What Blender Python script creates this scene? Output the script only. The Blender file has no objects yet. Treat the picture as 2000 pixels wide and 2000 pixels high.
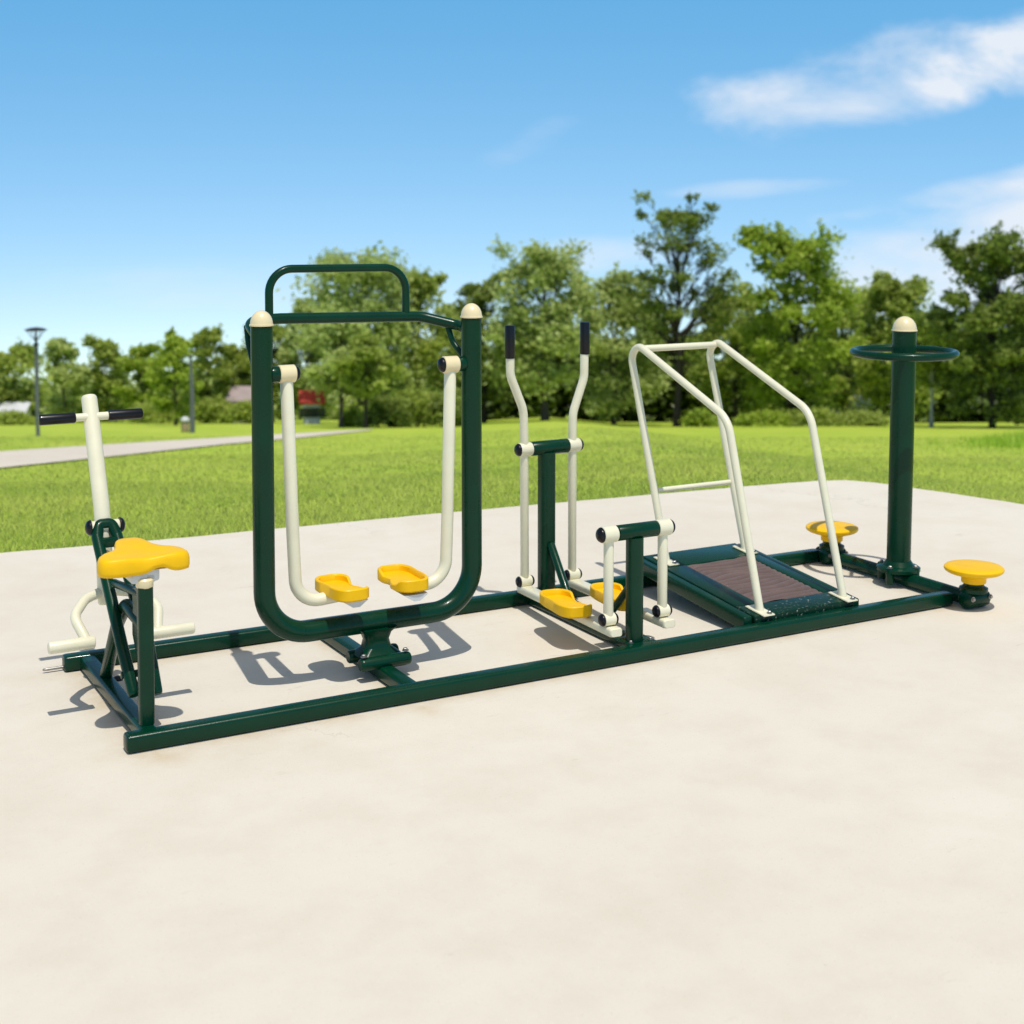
import bpy, bmesh, math, random
import numpy as np
from mathutils import Vector, Matrix, Quaternion

random.seed(7); rng = np.random.default_rng(7)
sc = bpy.context.scene
COL = sc.collection
V = Vector

# ------------------------------------------------------------------ tags
def tag(o, label=None, cat=None, group=None, kind=None):
    if label: o['label'] = label
    if cat: o['category'] = cat
    if group: o['group'] = group
    if kind: o['kind'] = kind
    return o

def thing(name, label, cat, loc=(0, 0, 0), group=None):
    o = bpy.data.objects.new(name, None); COL.objects.link(o)
    o.empty_display_size = 0.1
    o.location = loc
    return tag(o, label, cat, group)

def link(name, me, mat, parent=None, sharp=35):
    if mat: me.materials.append(mat)
    o = bpy.data.objects.new(name, me); COL.objects.link(o)
    if sharp is not None:
        me.polygons.foreach_set('use_smooth', [True] * len(me.polygons))
        me.set_sharp_from_angle(angle=math.radians(sharp))
    if parent is not None:
        o.parent = parent
        # geometry is written in world coordinates; keep it there
        p = parent; off = V((0, 0, 0))
        while p is not None:
            off += p.location; p = p.parent
        # move the mesh so its origin sits at its own middle
        n = len(me.vertices)
        co = np.empty(n * 3, 'f'); me.vertices.foreach_get('co', co); co = co.reshape(-1, 3)
        c = (co.min(0) + co.max(0)) / 2
        me.vertices.foreach_set('co', (co - c).ravel()); me.update()
        o.location = V(c.tolist()) - off
    return o

# ------------------------------------------------------------------ materials
def mat(name, col, rough=0.4, coat=0.0, spec=0.5, var=0.0, bump=0.0, scale=30.0, metallic=0.0, dirt=None, dirt_amt=0.0, dscale=55, dlo=0.66):
    m = bpy.data.materials.new(name); m.use_nodes = True
    nt = m.node_tree; b = nt.nodes['Principled BSDF']
    b.inputs['Roughness'].default_value = rough
    b.inputs['Metallic'].default_value = metallic
    b.inputs['Specular IOR Level'].default_value = spec
    b.inputs['Coat Weight'].default_value = coat
    b.inputs['Coat Roughness'].default_value = 0.08
    g = nt.nodes.new('ShaderNodeNewGeometry')
    n1 = nt.nodes.new('ShaderNodeTexNoise'); n1.inputs['Scale'].default_value = scale; n1.inputs['Detail'].default_value = 6
    nt.links.new(g.outputs['Position'], n1.inputs['Vector'])
    r = nt.nodes.new('ShaderNodeMapRange'); r.inputs['From Min'].default_value = 0.3; r.inputs['From Max'].default_value = 0.7
    r.inputs['To Min'].default_value = 1 - var; r.inputs['To Max'].default_value = 1 + var
    nt.links.new(n1.outputs['Fac'], r.inputs['Value'])
    mx = nt.nodes.new('ShaderNodeVectorMath'); mx.operation = 'SCALE'
    mx.inputs[0].default_value = col
    nt.links.new(r.outputs['Result'], mx.inputs['Scale'])
    out = mx.outputs['Vector']
    if dirt is not None:
        n2 = nt.nodes.new('ShaderNodeTexNoise'); n2.inputs['Scale'].default_value = dscale; n2.inputs['Detail'].default_value = 8; n2.inputs['Roughness'].default_value = 0.7
        nt.links.new(g.outputs['Position'], n2.inputs['Vector'])
        r2 = nt.nodes.new('ShaderNodeMapRange'); r2.inputs['From Min'].default_value = dlo; r2.inputs['From Max'].default_value = dlo + 0.06; r2.inputs['To Max'].default_value = dirt_amt
        nt.links.new(n2.outputs['Fac'], r2.inputs['Value'])
        mm = nt.nodes.new('ShaderNodeMix'); mm.data_type = 'RGBA'
        nt.links.new(r2.outputs['Result'], mm.inputs['Factor'])
        nt.links.new(out, mm.inputs['A']); mm.inputs['B'].default_value = (*dirt, 1)
        out = mm.outputs['Result']
    nt.links.new(out, b.inputs['Base Color'])
    r3 = nt.nodes.new('ShaderNodeMapRange'); r3.inputs['To Min'].default_value = rough * 0.8; r3.inputs['To Max'].default_value = rough * 1.25
    nt.links.new(n1.outputs['Fac'], r3.inputs['Value']); nt.links.new(r3.outputs['Result'], b.inputs['Roughness'])
    if bump:
        bp = nt.nodes.new('ShaderNodeBump'); bp.inputs['Strength'].default_value = bump; bp.inputs['Distance'].default_value = 0.002
        nb = nt.nodes.new('ShaderNodeTexNoise'); nb.inputs['Scale'].default_value = 260; nb.inputs['Detail'].default_value = 3
        nt.links.new(g.outputs['Position'], nb.inputs['Vector'])
        nt.links.new(nb.outputs['Fac'], bp.inputs['Height']); nt.links.new(bp.outputs['Normal'], b.inputs['Normal'])
    return m

GREEN = mat('green_enamel', (0.0003, 0.034, 0.0155), 0.27, 0.08, spec=0.2, var=0.12, bump=0.12, scale=9, dirt=(0.06, 0.09, 0.06), dirt_amt=0.22)
GREEN_WORN = mat('worn_green_enamel', (0.0002, 0.026, 0.012), 0.33, 0.08, spec=0.2, var=0.15, bump=0.25, scale=12, dirt=(0.55, 0.55, 0.48), dirt_amt=0.8)
GREEN_CHIP = mat('chipped_green_enamel', (0.0002, 0.026, 0.012), 0.33, 0.08, spec=0.2, var=0.15, bump=0.25, scale=12, dirt=(0.62, 0.62, 0.55), dirt_amt=0.9, dscale=75, dlo=0.60)
CREAM = mat('cream_enamel', (0.80, 0.755, 0.555), 0.38, 0.2, var=0.03, bump=0.1, scale=14, dirt=(0.45, 0.40, 0.28), dirt_amt=0.15)
CAPCR = mat('cream_cap_plastic', (0.84, 0.70, 0.42), 0.32, 0.3, var=0.03, bump=0.05, scale=20)
WHITE = mat('white_bracket', (0.62, 0.63, 0.62), 0.45, 0.1, var=0.05, bump=0.1, scale=30)
YELLOW = mat('yellow_plastic', (0.92, 0.525, 0.002), 0.42, 0.0, spec=0.25, var=0.05, bump=0.15, scale=18, dirt=(0.45, 0.24, 0.02), dirt_amt=0.25)
BLACK = mat('black_rubber', (0.003, 0.003, 0.006), 0.35, 0.1, spec=0.3, var=0.1, bump=0.1, scale=30)
STEEL = mat('bolt_steel', (0.35, 0.34, 0.32), 0.4, metallic=0.9, var=0.1, scale=60)
BELT = mat('brown_rubber_belt', (0.15, 0.10, 0.085), 0.30, 0.1, var=0.12, scale=12)
DARKM = mat('dark_lamp_metal', (0.02, 0.02, 0.022), 0.4, var=0.1)
POLEM = mat('grey_pole_paint', (0.13, 0.14, 0.16), 0.6, var=0.15, scale=4)
BARK = mat('bark', (0.075, 0.06, 0.05), 0.9, var=0.35, bump=0.5, scale=5)
BARKD = mat('dark_bark', (0.03, 0.024, 0.02), 0.9, var=0.35, bump=0.5, scale=5)
BARKW = mat('pale_bark', (0.42, 0.41, 0.38), 0.8, var=0.3, bump=0.5, scale=7)
WALLM = mat('pale_render_wall', (0.62, 0.62, 0.64), 0.8, var=0.08, scale=1)
REDM = mat('red_roof_sheet', (0.62, 0.05, 0.03), 0.6, var=0.1, scale=1)
ROOFP = mat('pinkish_roof_tiles', (0.38, 0.30, 0.29), 0.8, var=0.1, scale=2)
GLASSD = mat('dark_window_glass', (0.03, 0.04, 0.05), 0.1, var=0.1)
TANM = mat('tan_wood', (0.35, 0.26, 0.15), 0.7, var=0.2)

def leaf_mat(name, c1, c2, c3, transl=0.3, nscale=0.5, trange=(0.35, 0.65), upn=0.0):
    m = bpy.data.materials.new(name); m.use_nodes = True
    nt = m.node_tree; N = nt.nodes; Lk = nt.links.new
    out = N['Material Output']; b = N['Principled BSDF']
    g = N.new('ShaderNodeNewGeometry')
    ns = N.new('ShaderNodeTexNoise'); ns.inputs['Scale'].default_value = nscale; ns.inputs['Detail'].default_value = 3
    Lk(g.outputs['Position'], ns.inputs['Vector'])
    r = N.new('ShaderNodeMapRange'); r.inputs['From Min'].default_value = trange[0]; r.inputs['From Max'].default_value = trange[1]
    Lk(ns.outputs['Fac'], r.inputs['Value'])
    m1 = N.new('ShaderNodeMix'); m1.data_type = 'RGBA'; m1.inputs['A'].default_value = (*c1, 1); m1.inputs['B'].default_value = (*c2, 1)
    Lk(r.outputs['Result'], m1.inputs['Factor'])
    m2 = N.new('ShaderNodeMix'); m2.data_type = 'RGBA'; m2.inputs['B'].default_value = (*c3, 1)
    r2 = N.new('ShaderNodeMapRange'); r2.inputs['From Min'].default_value = 0.45; r2.inputs['To Max'].default_value = 0.85
    Lk(g.outputs['Random Per Island'], r2.inputs['Value']); Lk(r2.outputs['Result'], m2.inputs['Factor'])
    Lk(m1.outputs['Result'], m2.inputs['A'])
    Lk(m2.outputs['Result'], b.inputs['Base Color'])
    b.inputs['Roughness'].default_value = 0.55; b.inputs['Specular IOR Level'].default_value = 0.3
    if upn:
        vm = N.new('ShaderNodeMix'); vm.data_type = 'VECTOR'; vm.inputs['Factor'].default_value = upn
        Lk(g.outputs['Normal'], vm.inputs[4]); vm.inputs[5].default_value = (0, 0, 1)
        Lk(vm.outputs[1], b.inputs['Normal'])
    t = N.new('ShaderNodeBsdfTranslucent'); Lk(m2.outputs['Result'], t.inputs['Color'])
    mx = N.new('ShaderNodeMixShader'); mx.inputs['Fac'].default_value = transl
    Lk(b.outputs['BSDF'], mx.inputs[1]); Lk(t.outputs['BSDF'], mx.inputs[2]); Lk(mx.outputs['Shader'], out.inputs['Surface'])
    return m

LEAF_MID = leaf_mat('leaf_mid', (0.25, 0.33, 0.05), (0.44, 0.53, 0.09), (0.60, 0.68, 0.17), 0.5)
LEAF_BRIGHT = leaf_mat('leaf_bright', (0.23, 0.34, 0.03), (0.42, 0.54, 0.055), (0.56, 0.66, 0.12), 0.45)
LEAF_DARK = leaf_mat('leaf_dark', (0.12, 0.17, 0.03), (0.26, 0.34, 0.06), (0.42, 0.50, 0.11), 0.45)
LEAF_GREY = leaf_mat('leaf_grey', (0.34, 0.42, 0.11), (0.54, 0.63, 0.19), (0.70, 0.78, 0.32), 0.5)
LEAF_SHADED_WOOD = leaf_mat('leaf_shaded_wood', (0.04, 0.065, 0.012), (0.10, 0.15, 0.025), (0.17, 0.24, 0.045), 0.2)  # understory shade is put into this dark leaf colour
GRASSM = leaf_mat('grass_blade', (0.38, 0.55, 0.06), (0.53, 0.66, 0.10), (0.66, 0.72, 0.20), 0.35, 0.45, upn=0.75)

# ------------------------------------------------------------------ mesh helpers
def fillet(pts, rad, seg=8):
    pts = [V(p) for p in pts]
    if not isinstance(rad, (list, tuple)): rad = [rad] * len(pts)
    out = [pts[0]]
    for i in range(1, len(pts) - 1):
        a, b, c = pts[i - 1], pts[i], pts[i + 1]
        u = (a - b); w = (c - b); lu, lw = u.length, w.length; u.normalize(); w.normalize()
        ang = u.angle(w)
        if ang > math.pi - 0.02 or rad[i] <= 0: out.append(b); continue
        t = min(rad[i] / math.tan(ang / 2), lu * 0.49, lw * 0.49)
        r = t * math.tan(ang / 2)
        p0 = b + u * t; p1 = b + w * t
        cen = b + (u + w).normalized() * (r / math.sin(ang / 2))
        v0 = p0 - cen; v1 = p1 - cen; th = v0.angle(v1)
        ax = v0.cross(v1).normalized()
        for k in range(seg + 1):
            out.append(cen + Quaternion(ax, th * k / seg) @ v0)
    out.append(pts[-1])
    return out

def circ(r, n=20): return [(r * math.cos(2 * math.pi * i / n), r * math.sin(2 * math.pi * i / n)) for i in range(n)]
def rrect(w, h, r, n=4):
    o = []
    for cx, cy, a0 in ((w / 2 - r, h / 2 - r, 0), (-w / 2 + r, h / 2 - r, 90), (-w / 2 + r, -h / 2 + r, 180), (w / 2 - r, -h / 2 + r, 270)):
        for k in range(n + 1):
            a = math.radians(a0 + 90 * k / n); o.append((cx + r * math.cos(a), cy + r * math.sin(a)))
    return o

def sweep(bm, path, prof, up=(0, 0, 1), endbev=0.0, closed=False, radii=None):
    """sweep a 2D profile (u sideways, v up) along a path"""
    P = [V(p) for p in path]; n = len(P)
    def tang(i):
        if closed: return (P[(i + 1) % n] - P[i - 1]).normalized()
        if i == 0: return (P[1] - P[0]).normalized()
        if i == n - 1: return (P[-1] - P[-2]).normalized()
        return ((P[i + 1] - P[i]).normalized() + (P[i] - P[i - 1]).normalized()).normalized()
    T = [tang(i) for i in range(n)]
    u0 = V(up)
    if abs(u0.dot(T[0])) > 0.95: u0 = V((0, 1, 0)) if abs(T[0].y) < 0.9 else V((1, 0, 0))
    side = T[0].cross(u0).normalized(); vv = side.cross(T[0]).normalized()
    rings = []
    def ring(c, s, v, k): return [bm.verts.new(c + s * (a * k) + v * (b * k)) for a, b in prof]
    prev = T[0]
    for i in range(n):
        if i > 0:
            q = prev.rotation_difference(T[i]); side = q @ side; vv = q @ vv; prev = T[i]
        k = radii[i] if radii else 1.0
        if i == 0 and endbev and not closed:
            rings.append(ring(P[i], side, vv, k * 0.80)); rings.append(ring(P[i] + T[i] * endbev * 0.3, side, vv, k * 0.94)); rings.append(ring(P[i] + T[i] * endbev, side, vv, k))
        elif i == n - 1 and endbev and not closed:
            rings.append(ring(P[i] - T[i] * endbev, side, vv, k)); rings.append(ring(P[i] - T[i] * endbev * 0.3, side, vv, k * 0.94)); rings.append(ring(P[i], side, vv, k * 0.80))
        else: rings.append(ring(P[i], side, vv, k))
    m = len(prof); R = len(rings)
    for i in range(R if closed else R - 1):
        a, b = rings[i], rings[(i + 1) % R]
        for j in range(m):
            bm.faces.new((a[j], a[(j + 1) % m], b[(j + 1) % m], b[j]))
    if not closed:
        bm.faces.new(list(reversed(rings[0]))); bm.faces.new(rings[-1])

def done(bm, name, material, parent, sharp=35):
    bmesh.ops.recalc_face_normals(bm, faces=bm.faces)
    me = bpy.data.meshes.new(name); bm.to_mesh(me); bm.free()
    return link(name, me, material, parent, sharp)

def tube(name, pts, r, material, parent, bend=0.05, n=20, endbev=0.004, seg=8):
    bm = bmesh.new(); sweep(bm, fillet(pts, bend, seg) if len(pts) > 2 else pts, circ(r, n), endbev=endbev)
    return done(bm, name, material, parent)

def bar(name, pts, w, h, material, parent, rad=0.008, endbev=0.006, bend=0.03):
    bm = bmesh.new(); sweep(bm, fillet(pts, bend) if len(pts) > 2 else pts, rrect(w, h, rad), endbev=endbev)
    return done(bm, name, material, parent, 40)

def lathe_bm(bm, base, axis, prof, n=28):
    """prof: list of (radius, height along axis)"""
    ax = V(axis).normalized(); t = V((1, 0, 0)) if abs(ax.x) < 0.9 else V((0, 1, 0))
    s = ax.cross(t).normalized(); u = ax.cross(s); base = V(base)
    rings = []
    for r, h in prof:
        if r < 1e-5: rings.append([bm.verts.new(base + ax * h)])
        else: rings.append([bm.verts.new(base + ax * h + s * (r * math.cos(2 * math.pi * i / n)) + u * (r * math.sin(2 * math.pi * i / n))) for i in range(n)])
    for a, b in zip(rings, rings[1:]):
        for j in range(n):
            k = (j + 1) % n
            if len(a) == 1: bm.faces.new((a[0], b[k], b[j]))
            elif len(b) == 1: bm.faces.new((a[j], a[k], b[0]))
            else: bm.faces.new((a[j], a[k], b[k], b[j]))
    if len(rings[0]) > 1: bm.faces.new(rings[0])
    if len(rings[-1]) > 1: bm.faces.new(list(reversed(rings[-1])))

def lathe(name, base, axis, prof, material, parent, n=28, sharp=40):
    bm = bmesh.new(); lathe_bm(bm, base, axis, prof, n); return done(bm, name, material, parent, sharp)

def dome(name, base, axis, r, h, material, parent, lip=0.0):
    prof = [(r, 0)]
    if lip: prof = [(r * 1.06, 0), (r * 1.06, lip), (r, lip + 0.001)]
    for k in range(1, 9):
        a = math.pi / 2 * k / 8
        prof.append((max(r * math.cos(a), 0) if k < 8 else 0, lip + h * math.sin(a)))
    return lathe(name, base, axis, prof, material, parent)

def bolt(name, pos, axis, parent, r=0.009, h=0.008):
    bm = bmesh.new(); lathe_bm(bm, pos, axis, [(r * 1.5, 0), (r * 1.5, 0.002)], 16); lathe_bm(bm, V(pos) + V(axis).normalized() * 0.0021, axis, [(r, 0), (r, h * 0.8), (r * 0.8, h)], 6)
    return done(bm, name, STEEL, parent)

def rbox(name, cen, size, material, parent, bev=0.006, rot=0, seg=2):
    bm = bmesh.new(); bmesh.ops.create_cube(bm, size=1)
    bmesh.ops.scale(bm, vec=size, verts=bm.verts)
    if bev: bmesh.ops.bevel(bm, geom=list(bm.edges), offset=bev, segments=seg, affect='EDGES', profile=0.5)
    bmesh.ops.rotate(bm, cent=(0, 0, 0), matrix=Matrix.Rotation(rot, 3, 'Z'), verts=bm.verts)
    bmesh.ops.translate(bm, vec=cen, verts=bm.verts)
    return done(bm, name, material, parent, 30)

# ================================================================== GROUND FRAME
G = 0.004
gf = thing('ground_frame', 'dark green rectangular frame of two long rails lying on the pale pavement under the exercise machines', 'frame', (3.0, 5.2, 0))
bar('rail', [(1.153, 4.733, 0.033), (4.93, 4.715, 0.033)], 0.066, 0.060, GREEN, gf, 0.014, 0.012)
bar('rail', [(1.155, 5.712, 0.033), (4.965, 5.652, 0.033)], 0.066, 0.060, GREEN, gf, 0.014, 0.012)
bar('crossbar', [(1.243, 4.762, 0.031), (1.243, 5.682, 0.031)], 0.062, 0.054, GREEN, gf, 0.014, 0.002)
bar('crossbar', [(2.220, 4.762, 0.031), (2.220, 5.682, 0.031)], 0.062, 0.054, GREEN, gf, 0.014, 0.002)
bar('crossbar', [(3.262, 4.762, 0.031), (3.262, 5.672, 0.031)], 0.070, 0.054, GREEN, gf, 0.014, 0.002)
tube('crossbar', [(4.99, 4.60, 0.038), (4.99, 5.675, 0.038)], 0.034, GREEN, gf)
for x, y in ((4.99, 4.725), (4.99, 5.655)):
    pass
lathe('anchor_bolt', (1.075, 5.722, 0.014), (1, 0, 0), [(0.0, 0), (0.005, 0.006), (0.006, 0.02), (0.006, 0.085)], STEEL, gf, 12)
dome('bolt_cap', (1.315, 5.50, 0.0), (0, 0, 1), 0.020, 0.016, BLACK, gf)

# ================================================================== RIDER
rd = thing('rider_machine', 'riding exerciser with yellow saddle, leaning cream column and a black-gripped handlebar', 'exercise machine', (1.245, 5.1, 0))
bar('seat_post', [(1.247, 4.815, 0.058), (1.247, 4.812, 0.535)], 0.052, 0.052, GREEN, rd, 0.016, 0.001)
tube('rear_leg', [(1.247, 4.82, 0.395), (1.247, 5.07, 0.41), (1.247, 5.20, 0.31), (1.247, 5.40, 0.058)], 0.024, GREEN, rd, 0.06)
bm = bmesh.new()   # gusset web between post and rear leg
vs = [bm.verts.new(p) for p in ((1.232, 4.83, 0.525), (1.232, 4.93, 0.505), (1.232, 4.915, 0.44), (1.232, 4.93, 0.38), (1.232, 4.93, 0.34), (1.232, 4.83, 0.22))]
f = bm.faces.new(vs); r_ = bmesh.ops.extrude_face_region(bm, geom=[f]); bmesh.ops.translate(bm, vec=(0.030, 0, 0), verts=[e for e in r_['geom'] if isinstance(e, bmesh.types.BMVert)])
done(bm, 'gusset_plate', GREEN, rd)
# swinging fork: two legs joined by a head at the pivot
fk = tube('fork', [(1.222, 4.875, 0.140), (1.210, 4.99, 0.285), (1.212, 5.345, 0.60), (1.222, 5.372, 0.642), (1.272, 5.372, 0.642), (1.284, 5.345, 0.60), (1.302, 4.99, 0.285), (1.305, 4.895, 0.125)], 0.0215, GREEN, rd, [0, 0.1, 0.02, 0.02, 0.02, 0.02, 0.1, 0], endbev=0.012)
rbox('bridge', (1.247, 5.315, 0.585), (0.062, 0.03, 0.035), GREEN, fk, 0.004)
tube('fork_axle', [(1.19, 4.93, 0.20), (1.32, 4.93, 0.20)], 0.013, GREEN, fk)
tube('link', [(1.247, 4.84, 0.50), (1.222, 5.14, 0.475)], 0.015, GREEN, rd)
# column
colm = tube('handle_column', [(1.247, 5.596, 1.100), (1.247, 5.42, 0.70), (1.244, 5.385, 0.60), (1.240, 5.345, 0.345)], 0.0300, CREAM, rd, 0.25, 24, 0.018)
tube('pivot_axle', [(1.197, 5.378, 0.632), (1.302, 5.378, 0.632)], 0.024, CREAM, rd)
for s, x in ((-1, 1.197), (1, 1.302)):
    dome('pivot_cap', (x + s * 0.0005, 5.378, 0.632), (s, 0, 0), 0.028, 0.017, BLACK, rd, 0.004)
hb = tube('handlebar', [(1.06, 5.552, 1.0245), (1.43, 5.552, 1.0245)], 0.0155, CREAM, rd)
for a, b in ((1.050, 1.185), (1.308, 1.440)):
    tube('hand_grip', [(a, 5.552, 1.0245), (b, 5.552, 1.0245)], 0.0205, BLACK, hb, endbev=0.006)
# foot rests
for s in (-1, 1):
    cx = 1.252
    ar = tube('footrest_arm', [(cx - 0.005, 5.365, 0.395), (cx + s * 0.095, 5.31, 0.385), (cx + s * 0.155, 5.235, 0.345), (cx + s * 0.128, 5.155, 0.275)], 0.0185, CREAM, rd, [0, 0.09, 0.07, 0])
    tube('foot_peg', [(cx + s * 0.10, 5.148, 0.268), (cx + s * 0.262, 5.148, 0.268)], 0.0225, CREAM, ar, endbev=0.007)

# seat : lofted saddle
def saddle(parent):
    half = [(0.0, 0.280), (0.030, 0.275), (0.048, 0.250), (0.060, 0.205), (0.074, 0.158), (0.098, 0.124), (0.130, 0.098), (0.150, 0.070), (0.156, 0.036), (0.146, 0.008), (0.112, -0.008), (0.06, -0.010), (0.0, -0.006)]
    o = half + [(-x, y) for x, y in reversed(half[1:-1])]
    n = len(o)
    # resample closed curve smoothly (Catmull-Rom)
    pts = []
    for i in range(n):
        p0, p1, p2, p3 = [V((*o[(i + k) % n], 0)) for k in (-1, 0, 1, 2)]
        for t in (0, 0.25, 0.5, 0.75):
            pts.append(0.5 * ((2 * p1) + (-p0 + p2) * t + (2 * p0 - 5 * p1 + 4 * p2 - p3) * t * t + (-p0 + 3 * p1 - 3 * p2 + p3) * t ** 3))
    cen = V((0, 0.085, 0)); bm = bmesh.new(); rings = []
    lev = [(0.86, -0.048), (0.95, -0.056), (0.985, -0.054), (1.0, -0.041), (1.0, -0.022), (0.985, -0.008), (0.955, 0.001), (0.90, 0.006), (0.75, 0.006), (0.5, 0.003), (0.25, 0.000)]
    for k, z in lev:
        rr = []
        for p in pts:
            d = (p - cen) * k
            xx, yy = d.x, cen.y + d.y
            dip = -0.010 * math.exp(-(xx / 0.05) ** 2) * (k) * (1 if z > -0.03 else 0) * max(0, 1 - abs(yy) / 0.2)
            arch = 0.020 * math.exp(-((xx - 0.045) / 0.035) ** 2) if (z < -0.03 and yy < 0.05) else 0
            nose = 0.012 * max(0, (yy - 0.05) / 0.24)
            thin = 0.02 * max(0, (yy - 0.05) / 0.24) if z < -0.03 else 0
            rr.append(bm.verts.new((xx, yy, z + dip + nose + arch + thin)))
        rings.append(rr)
    m = len(pts)
    for a, b in zip(rings, rings[1:]):
        for j in range(m): bm.faces.new((a[j], a[(j + 1) % m], b[(j + 1) % m], b[j]))
    bm.faces.new(rings[0]); c = bm.verts.new((0, cen.y, 0.0))
    for j in range(m): bm.faces.new((rings[-1][j], rings[-1][(j + 1) % m], c))
    bmesh.ops.translate(bm, vec=(1.250, 4.79, 0.637), verts=bm.verts)
    return done(bm, 'seat', YELLOW, parent, 80)
st = saddle(rd)
rbox('seat_bracket', (1.243, 4.885, 0.565), (0.085, 0.17, 0.035), WHITE, st, 0.008)
rbox('seat_bracket', (1.270, 4.830, 0.575), (0.055, 0.06, 0.05), WHITE, st, 0.01)
lathe('post_plug', (1.247, 4.812, 0.532), (0, 0, 1), [(0.027, 0), (0.030, 0.004), (0.030, 0.026), (0.024, 0.032)], CAPCR, rd)

# ================================================================== pedal shape
def pedal(name, cen, ang, parent, length=0.29, width=0.145, notch=1, tilt=0.0):
    """tray with a raised rim that opens on one side (notch=+1/-1 in local x)"""
    n = 64; bm = bmesh.new()
    def outl(t, inset):
        a = 2 * math.pi * t
        c, s = math.cos(a), math.sin(a)
        e = 0.62
        x = (width / 2 - inset) * math.copysign(abs(c) ** e, c); y = (length / 2 - inset) * math.copysign(abs(s) ** e, s)
        # waist on the open side
        if c * notch > 0: x *= 1 - 0.30 * math.exp(-((y - 0.01) / (length * 0.14)) ** 2)
        else: x *= 1 - 0.06 * math.exp(-((y) / (length * 0.2)) ** 2)
        return x, y
    R = []
    for t_i in range(n):
        t = t_i / n; x, y = outl(t, 0); xi, yi = outl(t, 0.014); xb, yb = outl(t, 0.010)
        op = 1 / (1 + math.exp((abs(y + 0.02) - length * 0.30) / 0.006)) if x * notch > width * 0.12 else 0
        rim = 0.050 - 0.022 * op
        R.append([(xb, yb, 0.0), (x, y, 0.008), (x, y, rim - 0.004), ((x * 3 + xi) / 4, (y * 3 + yi) / 4, rim), ((x + 2 * xi) / 3, (y + 2 * yi) / 3, rim), (xi, yi, rim - 0.005 * (1 - op)), (xi * 0.985, yi * 0.985, 0.026)])
    L = len(R[0]); Vv = [[bm.verts.new(q) for q in r] for r in R]
    for i in range(n):
        for k in range(L - 1):
            bm.faces.new((Vv[i][k], Vv[(i + 1) % n][k], Vv[(i + 1) % n][k + 1], Vv[i][k + 1]))
    bm.faces.new([v[0] for v in Vv]); bm.faces.new([v[-1] for v in Vv])
    mt = Matrix.Translation(cen) @ Matrix.Rotation(ang, 4, 'Z') @ Matrix.Rotation(tilt, 4, 'X')
    bmesh.ops.transform(bm, matrix=mt, verts=bm.verts)
    return done(bm, name, YELLOW, parent, 40)

# ================================================================== AIR WALKER
aw = thing('air_walker', 'tall dark green loop frame with two hanging cream legs carrying yellow foot trays', 'exercise machine', (2.21, 5.1, 0))
LX, RX, AY = 1.772, 2.652, 5.10
tube('loop_frame', [(LX, AY, 1.384), (LX, AY, 0.205), (RX, AY, 0.205), (RX, AY, 1.384)], 0.0410, GREEN, aw, [0, 0.175, 0.175, 0], 28, 0.002, 14)
for x in (LX, RX): dome('post_cap', (x, AY, 1.3845), (0, 0, 1), 0.0425, 0.052, CAPCR, aw, 0.006)
for x, s in ((LX, 1), (RX, -1)):
    tube('pivot_stub', [(x + s * 0.030, AY, 1.200), (x + s * 0.070, AY, 1.200)], 0.030, GREEN, aw)
hbx = tube('top_bar', [(LX - 0.004, AY + 0.02, 1.335), (LX + 0.002, AY + 0.175, 1.392), (LX + 0.14, AY + 0.180, 1.395), (RX - 0.14, AY + 0.180, 1.383), (RX - 0.005, AY + 0.10, 1.345), (RX - 0.004, AY + 0.02, 1.335)], 0.0215, GREEN, aw, [0, 0.07, 0.1, 0.1, 0.05, 0], 20)
tube('raised_handle', [(1.866, AY + 0.18, 1.398), (1.866, AY + 0.18, 1.588), (2.446, AY + 0.18, 1.584), (2.446, AY + 0.18, 1.388)], 0.0160, GREEN, aw, [0, 0.095, 0.095, 0], 18, 0.001, 10)
tube('brace', [(LX + 0.001, AY + 0.170, 1.375), (LX + 0.001, AY + 0.150, 1.30), (LX + 0.001, AY + 0.035, 1.155)], 0.0125, GREEN, aw, 0.08)
tube('brace', [(RX - 0.045, AY + 0.130, 1.350), (RX - 0.030, AY + 0.110, 1.28), (RX - 0.001, AY + 0.030, 1.200)], 0.0125, GREEN, aw, 0.08)
# swinging legs
ll = tube('swing_leg', [(1.868, AY, 1.175), (1.885, AY - 0.004, 0.600), (1.895, AY - 0.01, 0.318), (2.085, AY - 0.03, 0.338)], 0.0245, CREAM, aw, [0, 0.5, 0.125, 0], 20, 0.004, 12)
rl = tube('swing_leg', [(2.556, AY, 1.175), (2.540, AY - 0.004, 0.600), (2.527, AY - 0.01, 0.330), (2.345, AY - 0.02, 0.327)], 0.0245, CREAM, aw, [0, 0.5, 0.125, 0], 20, 0.004, 12)
for x, s, p in ((1.868, 1, ll), (2.556, -1, rl)):
    lathe('pivot_hub', (x - 0.032, AY, 1.200), (1, 0, 0), [(0.031, 0), (0.034, 0.003), (0.034, 0.061), (0.031, 0.064)], CAPCR, p)
    dome('end_cap', (x + s * 0.0325, AY, 1.200), (s, 0, 0), 0.028, 0.017, BLACK, p, 0.004)
pl = pedal('foot_tray', (2.072, 5.070, 0.338), math.radians(5), aw, 0.27, 0.150, notch=1)
pr_ = pedal('foot_tray', (2.325, 5.060, 0.346), math.radians(-2), aw, 0.28, 0.150, notch=-1)
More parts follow.
